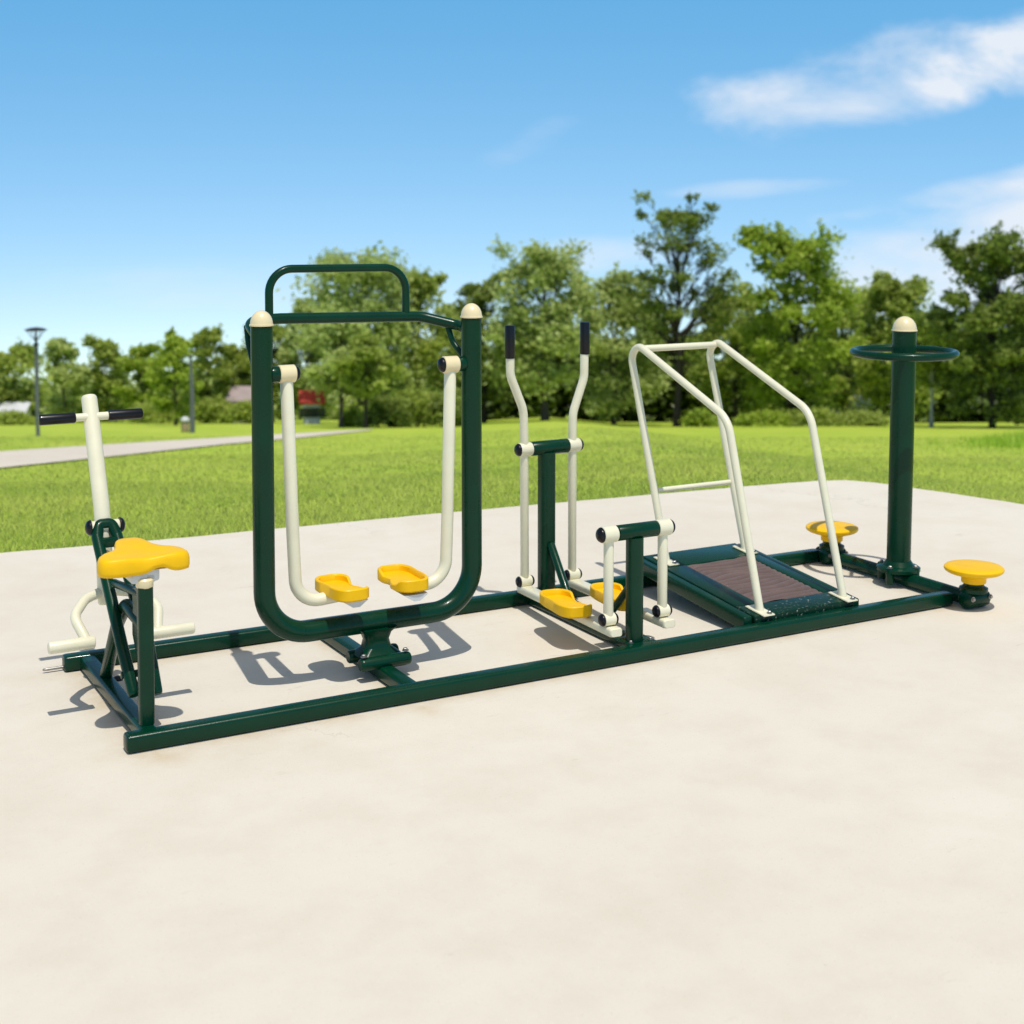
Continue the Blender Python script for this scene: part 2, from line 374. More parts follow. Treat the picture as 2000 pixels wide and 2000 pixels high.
for c, p in (((2.085, 5.03), pl), ((2.325, 5.00), pr_)):
    bm = bmesh.new()
    a = [bm.verts.new(q) for q in ((c[0] - 0.05, c[1] - 0.07, 0.337), (c[0] + 0.05, c[1] - 0.07, 0.337), (c[0] + 0.05, c[1] + 0.07, 0.337), (c[0] - 0.05, c[1] + 0.07, 0.337))]
    b = [bm.verts.new(q) for q in ((c[0] - 0.012, c[1] - 0.07, 0.312), (c[0] + 0.016, c[1] - 0.07, 0.312), (c[0] + 0.016, c[1] + 0.06, 0.312), (c[0] - 0.012, c[1] + 0.06, 0.312))]
    bm.faces.new(a); bm.faces.new(b)
    for i in range(4): bm.faces.new((a[i], a[(i + 1) % 4], b[(i + 1) % 4], b[i]))
    done(bm, 'tray_bracket', WHITE, p)
# pedestal
bm = bmesh.new()
lv = [(0.105, 0.075, 0.085), (0.066, 0.050, 0.112), (0.058, 0.046, 0.140), (0.070, 0.050, 0.168), (0.095, 0.055, 0.185)]
rings = []
for w, d, z in lv: rings.append([bm.verts.new((2.222 + a, 5.09 + b, z)) for a, b in rrect(w * 1.7, d * 1.7, 0.03)])
for a, b in zip(rings, rings[1:]):
    for j in range(len(a)): bm.faces.new((a[j], a[(j + 1) % len(a)], b[(j + 1) % len(a)], b[j]))
bm.faces.new(rings[0]); bm.faces.new(rings[-1])
ped = done(bm, 'pedestal', GREEN, aw)
for yy in (5.005, 5.125):
    cl = tube('clamp', [(2.118, yy, 0.070), (2.328, yy, 0.070)], 0.026, GREEN, ped, endbev=0.014)
for x in (2.135, 2.31): bolt('bolt', (x, 5.005, 0.101), (0, 0, 1), ped, 0.009)

# ================================================================== CROSS TRAINER
ct = thing('cross_trainer', 'cross trainer with two tall cream levers, black grips and yellow trays on low beams', 'exercise machine', (3.26, 5.2, 0))
TY, SY = 5.60, 4.785
bar('tall_post', [(3.298, TY, 0.060), (3.298, TY, 0.715)], 0.074, 0.070, GREEN, ct, 0.024, 0.001)
tube('axle_tube', [(3.214, TY, 0.735), (3.410, TY, 0.735)], 0.033, GREEN, ct)
tube('diagonal_brace', [(3.300, TY - 0.036, 0.295), (3.285, 5.375, 0.085), (3.280, 5.24, 0.060)], 0.0185, GREEN, ct, 0.06)
bar('short_post', [(3.234, SY, 0.058), (3.234, SY, 0.490)], 0.068, 0.066, GREEN, ct, 0.026, 0.001)
tube('axle_tube', [(3.146, SY, 0.515), (3.343, SY, 0.515)], 0.032, GREEN, ct)
tube('diagonal_brace', [(3.236, SY + 0.030, 0.285), (3.250, 5.01, 0.10)], 0.016, GREEN, ct)
rbox('base_plate', (3.250, 4.80, 0.0595), (0.135, 0.12, 0.006), GREEN, ct, 0.002)
for dx in (-0.045, 0.05): bolt('bolt', (3.25 + dx, 4.765, 0.062), (0, 0, 1), ct, 0.007)
arms = (([(3.183, TY, 0.135), (3.180, TY, 0.80), (3.176, TY, 0.915), (3.108, TY, 1.075), (3.106, TY, 1.300)], 3.185, -1, 3.106),
        ([(3.436, TY, 0.135), (3.436, TY, 0.78), (3.438, TY, 0.885), (3.498, TY, 1.045), (3.502, TY, 1.300)], 3.440, 1, 3.502))
for pth, cx, s, gx in arms:
    a = tube('hand_lever', pth, 0.0195, CREAM, ct, [0, 0, 0.16, 0.12, 0], 18, 0.003, 10)
    tube('hand_grip', [(gx, TY, 1.152), (gx, TY, 1.302)], 0.0232, BLACK, a, endbev=0.006)
    lathe('collar', (cx - 0.031, TY, 0.735), (1, 0, 0), [(0.029, 0), (0.031, 0.003), (0.031, 0.059), (0.029, 0.062)], CREAM, a)
    dome('end_cap', (cx + s * 0.0315, TY, 0.735), (s, 0, 0), 0.027, 0.016, BLACK, a, 0.004)
    lathe('lower_hub', (cx - 0.029, TY, 0.130), (1, 0, 0), [(0.023, 0), (0.025, 0.002), (0.025, 0.056), (0.023, 0.058)], CREAM, a)
    for q in (-1, 1): dome('end_cap', (cx + q * 0.0295, TY, 0.130), (q, 0, 0), 0.023, 0.013, BLACK, a, 0.003)
for cx, s in ((3.108, -1), (3.372, 1)):
    a = tube('short_lever', [(cx, SY, 0.175), (cx, SY, 0.505)], 0.0205, CREAM, ct)
    lathe('collar', (cx - 0.033, SY, 0.515), (1, 0, 0), [(0.031, 0), (0.034, 0.003), (0.034, 0.063), (0.031, 0.066)], CREAM, a)
    dome('end_cap', (cx + s * 0.0335, SY, 0.515), (s, 0, 0), 0.029, 0.017, BLACK, a, 0.004)
    lathe('lower_hub', (cx - 0.026, SY, 0.168), (1, 0, 0), [(0.024, 0), (0.026, 0.002), (0.026, 0.050), (0.024, 0.052)], CREAM, a)
    for q in (-1, 1): dome('end_cap', (cx + q * 0.0265, SY, 0.168), (q, 0, 0), 0.024, 0.014, BLACK, a, 0.003)
for x0, x1 in ((3.185, 3.112), (3.440, 3.372)):
    bar('foot_beam', [(x0, TY + 0.03, 0.092), (x1, SY - 0.055, 0.125)], 0.058, 0.036, CREAM, ct, 0.010, 0.012)
for c, a, nt_, x1 in (((3.088, 5.085, 0.138), -8, 1, 0), ((3.335, 5.075, 0.138), -9, 1, 0)):
    p = pedal('foot_tray', c, math.radians(a), ct, 0.335, 0.155, notch=nt_, tilt=math.radians(-1.5))

# ================================================================== RUNNER (sloped tread with hand rails)
rn = thing('walking_board', 'sloping green tread board with brown ribbed mat between two bent cream hand rails', 'exercise machine', (4.12, 5.15, 0))
def dz(y): return 0.083 + (y - 4.69) * 0.098
X0, X1, Y0, Y1 = 3.828, 4.418, 4.765, 5.60
def slab(name, x0, x1, y0, y1, zo, th, material, parent, bev=0.006):
    bm = bmesh.new(); bmesh.ops.create_cube(bm, size=1)
    for v in bm.verts:
        v.co = V((x0 if v.co.x < 0 else x1, y0 if v.co.y < 0 else y1, v.co.z))
        v.co.z = dz(v.co.y) + zo - (0 if v.co.z > 0 else th)
    if bev: bmesh.ops.bevel(bm, geom=list(bm.edges), offset=bev, segments=3, affect='EDGES', profile=0.5)
    return done(bm, name, material, parent, 30)
slab('side_beam', X0 - 0.046, X0 - 0.001, 4.762, Y1 + 0.02, -0.004, 0.062, GREEN, rn, 0.008)
slab('side_beam', X1 - 0.032, X1 + 0.012, 4.762, Y1, -0.006, 0.060, GREEN, rn, 0.008)
slab('deck_panel', X0, X1 - 0.034, 4.748, 4.872, 0.0, 0.050, GREEN_CHIP, rn)
slab('deck_panel', X0, X1 - 0.034, 5.415, Y1, 0.0, 0.050, GREEN, rn)
slab('deck_panel', X0, 3.948, 4.873, 5.414, 0.0, 0.050, GREEN_WORN, rn)
slab('deck_panel', 4.315, X1 - 0.034, 4.873, 5.414, 0.0, 0.050, GREEN, rn)
tube('support_leg', [(3.86, 5.57, dz(5.57) - 0.05), (3.86, 5.66, 0.075)], 0.016, GREEN, rn)
tube('support_leg', [(4.38, 5.57, dz(5.57) - 0.05), (4.38, 5.655, 0.075)], 0.016, GREEN, rn)
# ribbed belt
nx, ny = 36, 200
bm = bmesh.new(); grid = []
bx0, bx1, by0, by1 = 3.9485, 4.3145, 4.8735, 5.4135
rib = [random.uniform(0.6, 1.2) for _ in range(40)]; ph = [random.uniform(-0.6, 0.6) for _ in range(40)]
for j in range(ny + 1):
    row = []; v = j / ny
    for i in range(nx + 1):
        u = i / nx
        w = v * 15 + 0.40 * math.sin(u * 3.1 + v * 5.0) * (0.5 + 0.5 * math.sin(v * 9)) + 0.25 * math.sin(u * 7 + v * 13)
        k = int(w) % 40
        h = (0.0210 * (0.55 + 0.45 * rib[k]) * abs(math.sin(math.pi * w)) ** 0.75 - 0.013) * min(1, 0.25 + 9 * min(u, 1 - u)) - 0.001
        y = by0 + (by1 - by0) * v
        row.append(bm.verts.new((bx0 + (bx1 - bx0) * u, y, dz(y) + h - 0.003)))
    grid.append(row)
for j in range(ny):
    for i in range(nx): bm.faces.new((grid[j][i], grid[j][i + 1], grid[j + 1][i + 1], grid[j + 1][i]))
done(bm, 'tread_mat', BELT, rn, 80)
for x in (3.888, 4.357):
    hr = tube('hand_rail', [(x, 4.790, dz(4.79)), (x, 5.027, 0.897), (x, 5.822, 1.203), (x, 5.485, dz(5.485) - 0.002)], 0.0178, CREAM, rn, [0, 0.14, 0.066, 0], 20, 0.001, 12)
    for y in (4.790, 5.485):
        bm = bmesh.new(); bmesh.ops.create_cube(bm, size=1)
        for v in bm.verts:
            yy = y + v.co.y * 0.13; v.co = V((x + v.co.x * 0.062, yy, dz(yy) + 0.0035 + v.co.z * 0.006))
        bmesh.ops.bevel(bm, geom=list(bm.edges), offset=0.002, segments=2, affect='EDGES')
        fp = done(bm, 'foot_plate', CREAM, hr, 30)
        bolt('bolt', (x + 0.012, y - 0.048, dz(y - 0.048) + 0.007), (0, 0, 1), hr, 0.008)
        if y > 5: bolt('bolt', (x, y + 0.048, dz(y + 0.048) + 0.007), (0, 0, 1), hr, 0.008)
tube('top_crossbar', [(3.900, 5.722, 1.150), (4.345, 5.722, 1.150)], 0.0165, CREAM, rn)
tube('lower_crossbar', [(3.905, 5.588, 0.482), (4.340, 5.588, 0.482)], 0.0125, CREAM, rn)

# ================================================================== TWISTER
tw = thing('waist_twister', 'dark green post with cream dome and hand ring between two yellow standing discs', 'exercise machine', (4.99, 5.09, 0))
PX, PY = 5.000, 5.095
bm = bmesh.new(); sweep(bm, [(PX - 0.014, PY, 0.085), (PX, PY, 1.238)], circ(0.0575, 36), endbev=0.001); done(bm, 'post', GREEN, tw)
dome('post_cap', (PX, PY, 1.2385), (0, 0, 1), 0.0575, 0.066, CAPCR, tw, 0.004)
bm = bmesh.new(); ringp = [(PX + 0.238 * math.cos(2 * math.pi * k / 72), PY + 0.238 * math.sin(2 * math.pi * k / 72), 1.132) for k in range(72)]
sweep(bm, ringp, circ(0.0185, 16), closed=True); hr = done(bm, 'hand_ring', GREEN, tw)
dv = V((0.70, 0.714, 0)).normalized()
for s in (-1, 1):
    tube('spoke', [V((PX, PY, 1.130)) + dv * (s * 0.05), V((PX, PY, 1.130)) + dv * (s * 0.235)], 0.010, GREEN, hr)
lathe('base_flange', (PX - 0.014, PY, 0.070), (0, 0, 1), [(0.098, 0), (0.104, 0.004), (0.104, 0.018), (0.092, 0.026), (0.075, 0.030), (0.068, 0.040), (0.060, 0.052)], GREEN, tw, 36)
for a in (20, 110, 200, 290):
    a = math.radians(a)
    c = (PX - 0.014 + 0.088 * math.cos(a), PY + 0.088 * math.sin(a))
    cl = tube('clamp_lug', [(c[0], c[1], 0.020), (c[0], c[1], 0.098)], 0.020, GREEN, tw, endbev=0.005)
    bolt('bolt', (c[0], c[1], 0.0985), (0, 0, 1), cl, 0.009)
for cx, cy, z in ((4.990, 4.622, 0.0), (4.992, 5.578, 0.002)):
    d = lathe('turntable_disc', (cx, cy, 0.118 + z), (0, 0, 1), [(0.0, 0), (0.052, 0), (0.055, 0.003), (0.056, 0.024), (0.064, 0.032), (0.094, 0.040), (0.120, 0.049), (0.130, 0.056), (0.1335, 0.064), (0.1325, 0.070), (0.126, 0.0755), (0.10, 0.079), (0.0, 0.081)], YELLOW, tw, 48)
    d['label'] = 'near yellow disc' if cy < 5 else 'far yellow disc'
    lathe('stem', (cx, cy, 0.075), (0, 0, 1), [(0.060, 0), (0.064, 0.004), (0.064, 0.020), (0.052, 0.026), (0.046, 0.032), (0.046, 0.0425 + z)], GREEN, d, 32)
    sh = tube('clamp', [(cx - 0.062, cy - 0.004, 0.045), (cx + 0.068, cy - 0.004, 0.045)], 0.043, GREEN, tw, n=10, endbev=0.012)
    for q in (-1, 1): bolt('bolt', (cx + q * 0.055 + 0.004, cy - 0.045, 0.055), (0, -1, 0), sh, 0.008)

# ================================================================== SETTING
TH = math.radians(29.1)
FW = V((math.sin(TH), math.cos(TH), 0)); RT = V((math.cos(TH), -math.sin(TH), 0))
def SD(S, D, z=0.0):
    p = RT * S + FW * D; return V((p.x, p.y, z))
SL = 0.136
_s = np.array([-300, -2.72, 2.0, 3.2, 5.0, 300]); _d = np.array([7.45, 7.45, 9.35, 8.55, 7.2, 7.2])
def lawn_z(S, D):
    d0 = np.interp(S, _s, _d)
    x = D - d0
    und = 0.03 * np.sin(S * 0.21 + 1) * np.sin(D * 0.17) * np.clip((D - 12) / 20, 0, 1)
    return -SL * np.maximum(0, x) + und - 0.012

# terrain sheet
Ss = np.concatenate([np.linspace(-1500, -60, 20), np.linspace(-50, 50, 161), np.linspace(60, 1500, 20)])
Ds = np.concatenate([np.linspace(-1500, -20, 12), np.linspace(-15, 30, 181), np.linspace(31, 120, 90), np.linspace(130, 3000, 40)])
SS, DD = np.meshgrid(Ss, Ds)
ZZ = lawn_z(SS, DD)
# keep the soil a little below the slab
X = RT.x * SS + FW.x * DD; Y = RT.y * SS + FW.y * DD
verts = np.stack([X, Y, ZZ], -1).reshape(-1, 3)
nS, nD = len(Ss), len(Ds)
ii, jj = np.meshgrid(np.arange(nS - 1), np.arange(nD - 1))
base = (jj * nS + ii).ravel()
faces = np.stack([base, base + 1, base + 1 + nS, base + nS], -1)
def mesh_np(name, verts, faces):
    me = bpy.data.meshes.new(name); nf = len(faces); k = faces.shape[1]
    me.vertices.add(len(verts)); me.vertices.foreach_set('co', verts.astype('f').ravel())
    me.loops.add(nf * k); me.loops.foreach_set('vertex_index', faces.astype('i').ravel())
    me.polygons.add(nf); me.polygons.foreach_set('loop_start', np.arange(nf, dtype='i') * k)
    me.update(calc_edges=True); return me

def lawn_material():
    m = bpy.data.materials.new('lawn'); m.use_nodes = True; nt = m.node_tree; N = nt.nodes; Lk = nt.links.new
    b = N['Principled BSDF']; b.inputs['Roughness'].default_value = 0.85; b.inputs['Specular IOR Level'].default_value = 0.1
    g = N.new('ShaderNodeNewGeometry')
    def noise(s, d=4, r=0.55, sc=(1, 1, 1)):
        mp = N.new('ShaderNodeMapping'); mp.inputs['Scale'].default_value = sc; mp.inputs['Rotation'].default_value = (0, 0, TH)
        n = N.new('ShaderNodeTexNoise'); n.inputs['Scale'].default_value = s; n.inputs['Detail'].default_value = d; n.inputs['Roughness'].default_value = r
        Lk(g.outputs['Position'], mp.inputs['Vector']); Lk(mp.outputs['Vector'], n.inputs['Vector']); return n
    a = noise(0.35, 5, 0.6); c = noise(9, 6, 0.7); e = noise(70, 4, 0.7)
    cr = N.new('ShaderNodeValToRGB'); cr.color_ramp.elements[0].position = 0.3; cr.color_ramp.elements[0].color = (0.36, 0.51, 0.05, 1)
    cr.color_ramp.elements[1].position = 0.7; cr.color_ramp.elements[1].color = (0.52, 0.60, 0.085, 1)
    Lk(a.outputs['Fac'], cr.inputs['Fac'])
    def mul(src, n, lo, hi):
        r = N.new('ShaderNodeMapRange'); r.inputs['From Min'].default_value = 0.3; r.inputs['From Max'].default_value = 0.7
        r.inputs['To Min'].default_value = lo; r.inputs['To Max'].default_value = hi; Lk(n.outputs['Fac'], r.inputs['Value'])
        v = N.new('ShaderNodeVectorMath'); v.operation = 'SCALE'; Lk(src, v.inputs[0]); Lk(r.outputs['Result'], v.inputs['Scale']); return v.outputs['Vector']
    o = mul(cr.outputs['Color'], c, 0.88, 1.10); o = mul(o, e, 0.80, 1.16)
    Lk(o, b.inputs['Base Color'])
    bp = N.new('ShaderNodeBump'); bp.inputs['Strength'].default_value = 0.5; bp.inputs['Distance'].default_value = 0.03
    Lk(e.outputs['Fac'], bp.inputs['Height']); Lk(bp.outputs['Normal'], b.inputs['Normal'])
    return m
LAWN = lawn_material()
ground = link('ground', mesh_np('ground', verts, faces), LAWN, None, 180); ground['kind'] = 'structure'

# concrete pad
def pave_material(name, c0, c1, stain=(0.50, 0.40, 0.28)):
    m = bpy.data.materials.new(name); m.use_nodes = True; nt = m.node_tree; N = nt.nodes; Lk = nt.links.new
    b = N['Principled BSDF']; b.inputs['Roughness'].default_value = 0.8; b.inputs['Specular IOR Level'].default_value = 0.25
    g = N.new('ShaderNodeNewGeometry')
    def noise(s, d=5, r=0.6, dist=0.0, sc=(1, 1, 1)):
        n = N.new('ShaderNodeTexNoise'); n.inputs['Scale'].default_value = s; n.inputs['Detail'].default_value = d; n.inputs['Roughness'].default_value = r; n.inputs['Distortion'].default_value = dist
        mp = N.new('ShaderNodeMapping'); mp.inputs['Scale'].default_value = sc
        Lk(g.outputs['Position'], mp.inputs['Vector']); Lk(mp.outputs['Vector'], n.inputs['Vector']); return n
    def rng_(n, a, b_, lo, hi):
        r = N.new('ShaderNodeMapRange'); r.inputs['From Min'].default_value = a; r.inputs['From Max'].default_value = b_; r.inputs['To Min'].default_value = lo; r.inputs['To Max'].default_value = hi
        Lk(n.outputs['Fac'], r.inputs['Value']); return r.outputs['Result']
    def mix(f, A, B):
        x = N.new('ShaderNodeMix'); x.data_type = 'RGBA'; Lk(f, x.inputs['Factor'])
        for s, k in ((A, 'A'), (B, 'B')):
            if isinstance(s, tuple): x.inputs[k].default_value = (*s, 1)
            else: Lk(s, x.inputs[k])
        return x.outputs['Result']
    col = mix(rng_(noise(0.55, 6, 0.6), 0.3, 0.7, 0, 1), c0, c1)
    col = mix(rng_(noise(3.2, 7, 0.65), 0.42, 0.75, 0, 0.22), col, stain)
    col = mix(rng_(noise(10, 8, 0.75, 0.6, (0.45, 1.6, 1)), 0.64, 0.76, 0, 0.40), col, (0.30, 0.26, 0.21))
    col = mix(rng_(noise(42, 4, 0.6, 0.3, (0.6, 1.3, 1)), 0.72, 0.80, 0, 0.45), col, (0.20, 0.17, 0.13))
    if name == 'pale_concrete':
        sx = N.new('ShaderNodeSeparateXYZ'); Lk(g.outputs['Position'], sx.inputs['Vector'])
        def M(op, a, b_):
            q = N.new('ShaderNodeMath'); q.operation = op; q.use_clamp = False
            for i_, w_ in enumerate((a, b_)):
                if isinstance(w_, (int, float)): q.inputs[i_].default_value = w_
                else: Lk(w_, q.inputs[i_])
            return q.outputs[0]
        def near(coord, at, wd):
            d_ = M('ABSOLUTE', M('SUBTRACT', coord, at), 0); return M('MAXIMUM', M('SUBTRACT', 1.0, M('DIVIDE', d_, wd)), 0.0)
        inx = M('MINIMUM', M('MULTIPLY', near(sx.outputs['X'], 3.07, 2.15), 6.0), 1.0)
        iny = M('MINIMUM', M('MULTIPLY', near(sx.outputs['Y'], 5.2, 0.70), 4.0), 1.0)
        ra = M('MULTIPLY', M('MAXIMUM', near(sx.outputs['Y'], 4.725, 0.11), near(sx.outputs['Y'], 5.69, 0.11)), inx)
        cb = M('MULTIPLY', M('MAXIMUM', near(sx.outputs['X'], 1.243, 0.15), M('MAXIMUM', near(sx.outputs['X'], 2.22, 0.09), near(sx.outputs['X'], 4.99, 0.12))), iny)
        dm = M('MULTIPLY', M('MAXIMUM', ra, cb), rng_(noise(6, 7, 0.7), 0.35, 0.62, 0.0, 1.0))
        col = mix(M('MULTIPLY', dm, 0.75), col, (0.55, 0.42, 0.24))
        # scuffed, slightly darker trodden zone with grit between the rails
        iz = M('MULTIPLY', M('MULTIPLY', near(sx.outputs['Y'], 5.15, 1.6), near(sx.outputs['X'], 2.9, 3.6)), rng_(noise(26, 8, 0.8, 0.8, (0.35, 1.3, 1)), 0.58, 0.68, 0, 0.55))
        col = mix(iz, col, (0.44, 0.37, 0.29))
    col = mix(rng_(noise(150, 3, 0.5), 0.62, 0.72, 0, 0.30), col, (0.34, 0.30, 0.25))
    col = mix(rng_(noise(120, 3, 0.5), 0.66, 0.74, 0, 0.40), col, (0.90, 0.86, 0.78))
    # hairline cracks
    v = N.new('ShaderNodeTexVoronoi'); v.feature = 'DISTANCE_TO_EDGE'; v.inputs['Scale'].default_value = 0.55
    wn = noise(1.6, 6, 0.7); ad = N.new('ShaderNodeMix'); ad.data_type = 'RGBA'; ad.inputs['Factor'].default_value = 0.35
    Lk(g.outputs['Position'], ad.inputs['A']); Lk(wn.outputs['Color'], ad.inputs['B']); Lk(ad.outputs['Result'], v.inputs['Vector'])
    r = N.new('ShaderNodeMapRange'); r.inputs['From Min'].default_value = 0.0; r.inputs['From Max'].default_value = 0.0022; r.inputs['To Min'].default_value = 0.22; r.inputs['To Max'].default_value = 0.0
    Lk(v.outputs['Distance'], r.inputs['Value'])
    gate = N.new('ShaderNodeMath'); gate.operation = 'MULTIPLY'; Lk(r.outputs['Result'], gate.inputs[0]); Lk(rng_(noise(0.8, 2), 0.5, 0.6, 0, 1), gate.inputs[1])
    col = mix(gate.outputs[0], col, (0.22, 0.19, 0.15))
    Lk(col, b.inputs['Base Color'])
    bp = N.new('ShaderNodeBump'); bp.inputs['Strength'].default_value = 0.25; bp.inputs['Distance'].default_value = 0.004
    Lk(noise(70, 6, 0.7).outputs['Fac'], bp.inputs['Height']); Lk(bp.outputs['Normal'], b.inputs['Normal'])
    return m
PAVE = pave_material('pale_concrete', (0.70, 0.640, 0.535), (0.745, 0.69, 0.585))
PATHM = pave_material('path_concrete', (0.66, 0.58, 0.48), (0.74, 0.66, 0.55))
edge = [(-12, 8.3), (-6, 8.16), (-2, 8.05), (0, 7.99), (1.28, 7.903), (2.07, 7.80), (2.9, 7.74), (3.98, 7.66), (5.34, 7.52), (6.10, 7.435), (6.46, 7.385), (6.66, 7.31), (6.77, 7.14), (6.85, 6.88), (6.96, 6.52), (7.06, 6.15), (7.40, 4.6), (8.2, 0), (9, -8), (-14, -10)]
def dense(pts, step=0.12, jit=0.006):
    o = []
    for i in range(len(pts) - 1):
        a, b = V((*pts[i], 0)), V((*pts[i + 1], 0)); L = (b - a).length; n = max(1, int(L / (step if L < 6 else 1)))
        for k in range(n): q = a.lerp(b, k / n); o.append((q.x + random.uniform(-jit, jit), q.y + random.uniform(-jit, jit)))
    o.append(pts[-1]); return o
EDG = dense(edge)
bm = bmesh.new(); top = [bm.verts.new((x, y, 0)) for x, y in EDG]; bot = [bm.verts.new((x, y, -0.45)) for x, y in EDG]
bm.faces.new(top)
for i in range(len(EDG)):
    j = (i + 1) % len(EDG); bm.faces.new((top[i], bot[i], bot[j], top[j]))
bmesh.ops.triangulate(bm, faces=[f for f in bm.faces if len(f.verts) > 4])
pad = done(bm, 'pavement', PAVE, None, 30); pad['kind'] = 'structure'

# path across the lawn (left)
near_e = [(-7.4, 9.6), (-6.9, 12.35), (-6.65, 15.16), (-6.61, 18.33), (-6.33, 23.41), (-6.08, 30.15), (-5.57, 36.38), (-5.21, 44.0), (-4.9, 50.0)]
far_e = [(-9.6, 10.5), (-9.4, 17.18), (-9.24, 21.36), (-8.96, 24.87), (-8.26, 30.57), (-7.52, 37.3), (-7.0, 42.32), (-5.74, 48.9), (-5.1, 51.5)]
def resample(p, n):
    p = np.array(p, float); d = np.r_[0, np.cumsum(np.hypot(*np.diff(p, axis=0).T))]; t = np.linspace(0, d[-1], n)
    return np.stack([np.interp(t, d, p[:, 0]), np.interp(t, d, p[:, 1])], -1)
PATH_SPEC = None

# ------------------------------------------------------------------ foliage
def quads(cent, size, up_bias=0.35, aspect=1.6):
    n = len(cent)
    nrm = rng.normal(size=(n, 3)); nrm /= np.linalg.norm(nrm, axis=1, keepdims=True)
    nrm[:, 2] = np.abs(nrm[:, 2]) + up_bias; nrm /= np.linalg.norm(nrm, axis=1, keepdims=True)
    t = rng.normal(size=(n, 3)); a = np.cross(nrm, t); a /= np.linalg.norm(a, axis=1, keepdims=True); b = np.cross(nrm, a)
    s = (size * rng.uniform(0.6, 1.3, n))[:, None] if np.ndim(size) == 0 else (size * rng.uniform(0.6, 1.3, n))[:, None]
    a = a * s * aspect * 0.5; b = b * s * 0.5
    v = np.stack([cent - a, cent - b * 0.9 + a * 0.1, cent + a, cent + b * 0.9 + a * 0.1], 1).reshape(-1, 3)
    f = np.arange(n * 4).reshape(n, 4)
    return v, f

def branch_bm(bm, p0, p1, r0, r1, wob=0.1, n=6, sag=0.0):
    p0, p1 = V(p0), V(p1); L = (p1 - p0).length; pts = []
    off = V((0, 0, 0))
    for k in range(n + 1):
        t = k / n; q = p0.lerp(p1, t)
        if 0 < k < n: off += V((random.uniform(-1, 1), random.uniform(-1, 1), random.uniform(-.6, .6))) * wob * L / n
        q = q + off * math.sin(math.pi * min(1, t * 1.0)) + V((0, 0, sag * L * math.sin(math.pi * t)))
        pts.append(q)
    sweep(bm, pts, circ(1.0, 7), radii=[r0 + (r1 - r0) * k / n for k in range(n + 1)])
    return pts

def tree(name, label, S, D, h, w, leafmat, barkmat=BARK, bottom=0.12, trunk_r=None, nclump=46, leaves=9000, lsize=0.17, clump_r=0.16, sparse=False, group=None, cat='tree', lean=0.0, spires=0, forks=1, show=True):
    zb = float(lawn_z(S, D)) - 0.05
    b0 = SD(S, D, zb); t = thing(name, label, cat, b0, group)
    tr = trunk_r or h * 0.016
    bm = bmesh.new()
    axis_top = V((lean * h, 0, h * 0.86))
    tp = []
    for k in range(9):
        q = k / 8; tp.append(b0 + axis_top * q + V((random.uniform(-1, 1), random.uniform(-1, 1), 0)) * 0.012 * h * (q > 0))
    sweep(bm, tp, circ(1.0, 10), radii=[tr * (1.35 if k == 0 else 1) * (1 - 0.85 * k / 8) for k in range(9)])
    # clump centres in an uneven crown
    lob = [(random.uniform(0, 6.28), random.uniform(0.55, 1.1), random.uniform(0.25, 0.85)) for _ in range(7)]
    cl = []
    while len(cl) < nclump:
        q = random.random() ** 0.85; a = random.uniform(0, 6.283)
        zrel = bottom + (0.97 - bottom) * q
        prof = math.sin(math.pi * (q * 0.78 + 0.13)) ** 0.7
        k = 0.72 + 0.28 * max(math.cos(a - la) * lr * (1 - abs(zrel - lz) * 1.6) for la, lr, lz in lob)
        rr = w / 2 * prof * k * math.sqrt(random.uniform(0.12, 1))
        cl.append((V((rr * math.cos(a), rr * math.sin(a), h * zrel)), q))
    for i in range(spires):
        a = random.uniform(0, 6.283); rr = w * random.uniform(0.05, 0.38)
        cl.append((V((rr * math.cos(a), rr * math.sin(a), h * random.uniform(0.93, 1.04))), 1.0))
    cents = []
    per = int(leaves * 0.80) // len(cl)
    for c, q in cl:
        tz = max(0.1, min(0.84, (c.z / h) * random.uniform(0.55, 0.85)))
        k = int(tz / 0.86 * 8); st_ = tp[k].lerp(tp[min(8, k + 1)], tz / 0.86 * 8 - k)
        off = V((lean * c.z, 0, 0)); end = b0 + c + off
        pts = branch_bm(bm, st_, end, tr * (0.42 if sparse else 0.33) * (1.1 - tz), tr * 0.06, 0.14, 6, 0.05)
        cr = clump_r * w * random.uniform(0.5, 1.15) * (0.75 if q > 0.9 else 1)
        m = int(per * random.uniform(0.6, 1.5))
        g = rng.normal(size=(m, 3)) * np.array([1, 1, 0.62]) * cr * 0.55
        cents.append(np.array(end) + g)
        # twigs with their own leaf tufts
        for _ in range(4 if sparse else 2):
            d = V((random.uniform(-1, 1), random.uniform(-1, 1), random.uniform(-0.3, 1.0))).normalized() * cr * random.uniform(0.9, 1.8)
            s0 = pts[random.choice((3, 4, 5, 6))]
            pp = branch_bm(bm, s0, end + d, tr * 0.12, tr * 0.03, 0.15, 4)
            mm = int(m * (0.16 if sparse else 0.12))
            ts = rng.uniform(0.3, 1.0, mm)
            a_ = np.array(s0); b_ = np.array(end + d)
            cents.append(a_ + (b_ - a_) * ts[:, None] + rng.normal(size=(mm, 3)) * cr * 0.13)
    o = done(bm, 'trunk', barkmat, t, 60)
    cents = np.concatenate(cents)
    v, f = quads(cents, lsize)
    link('crown', mesh_np('crown', v, f), leafmat, t, None)
    return t

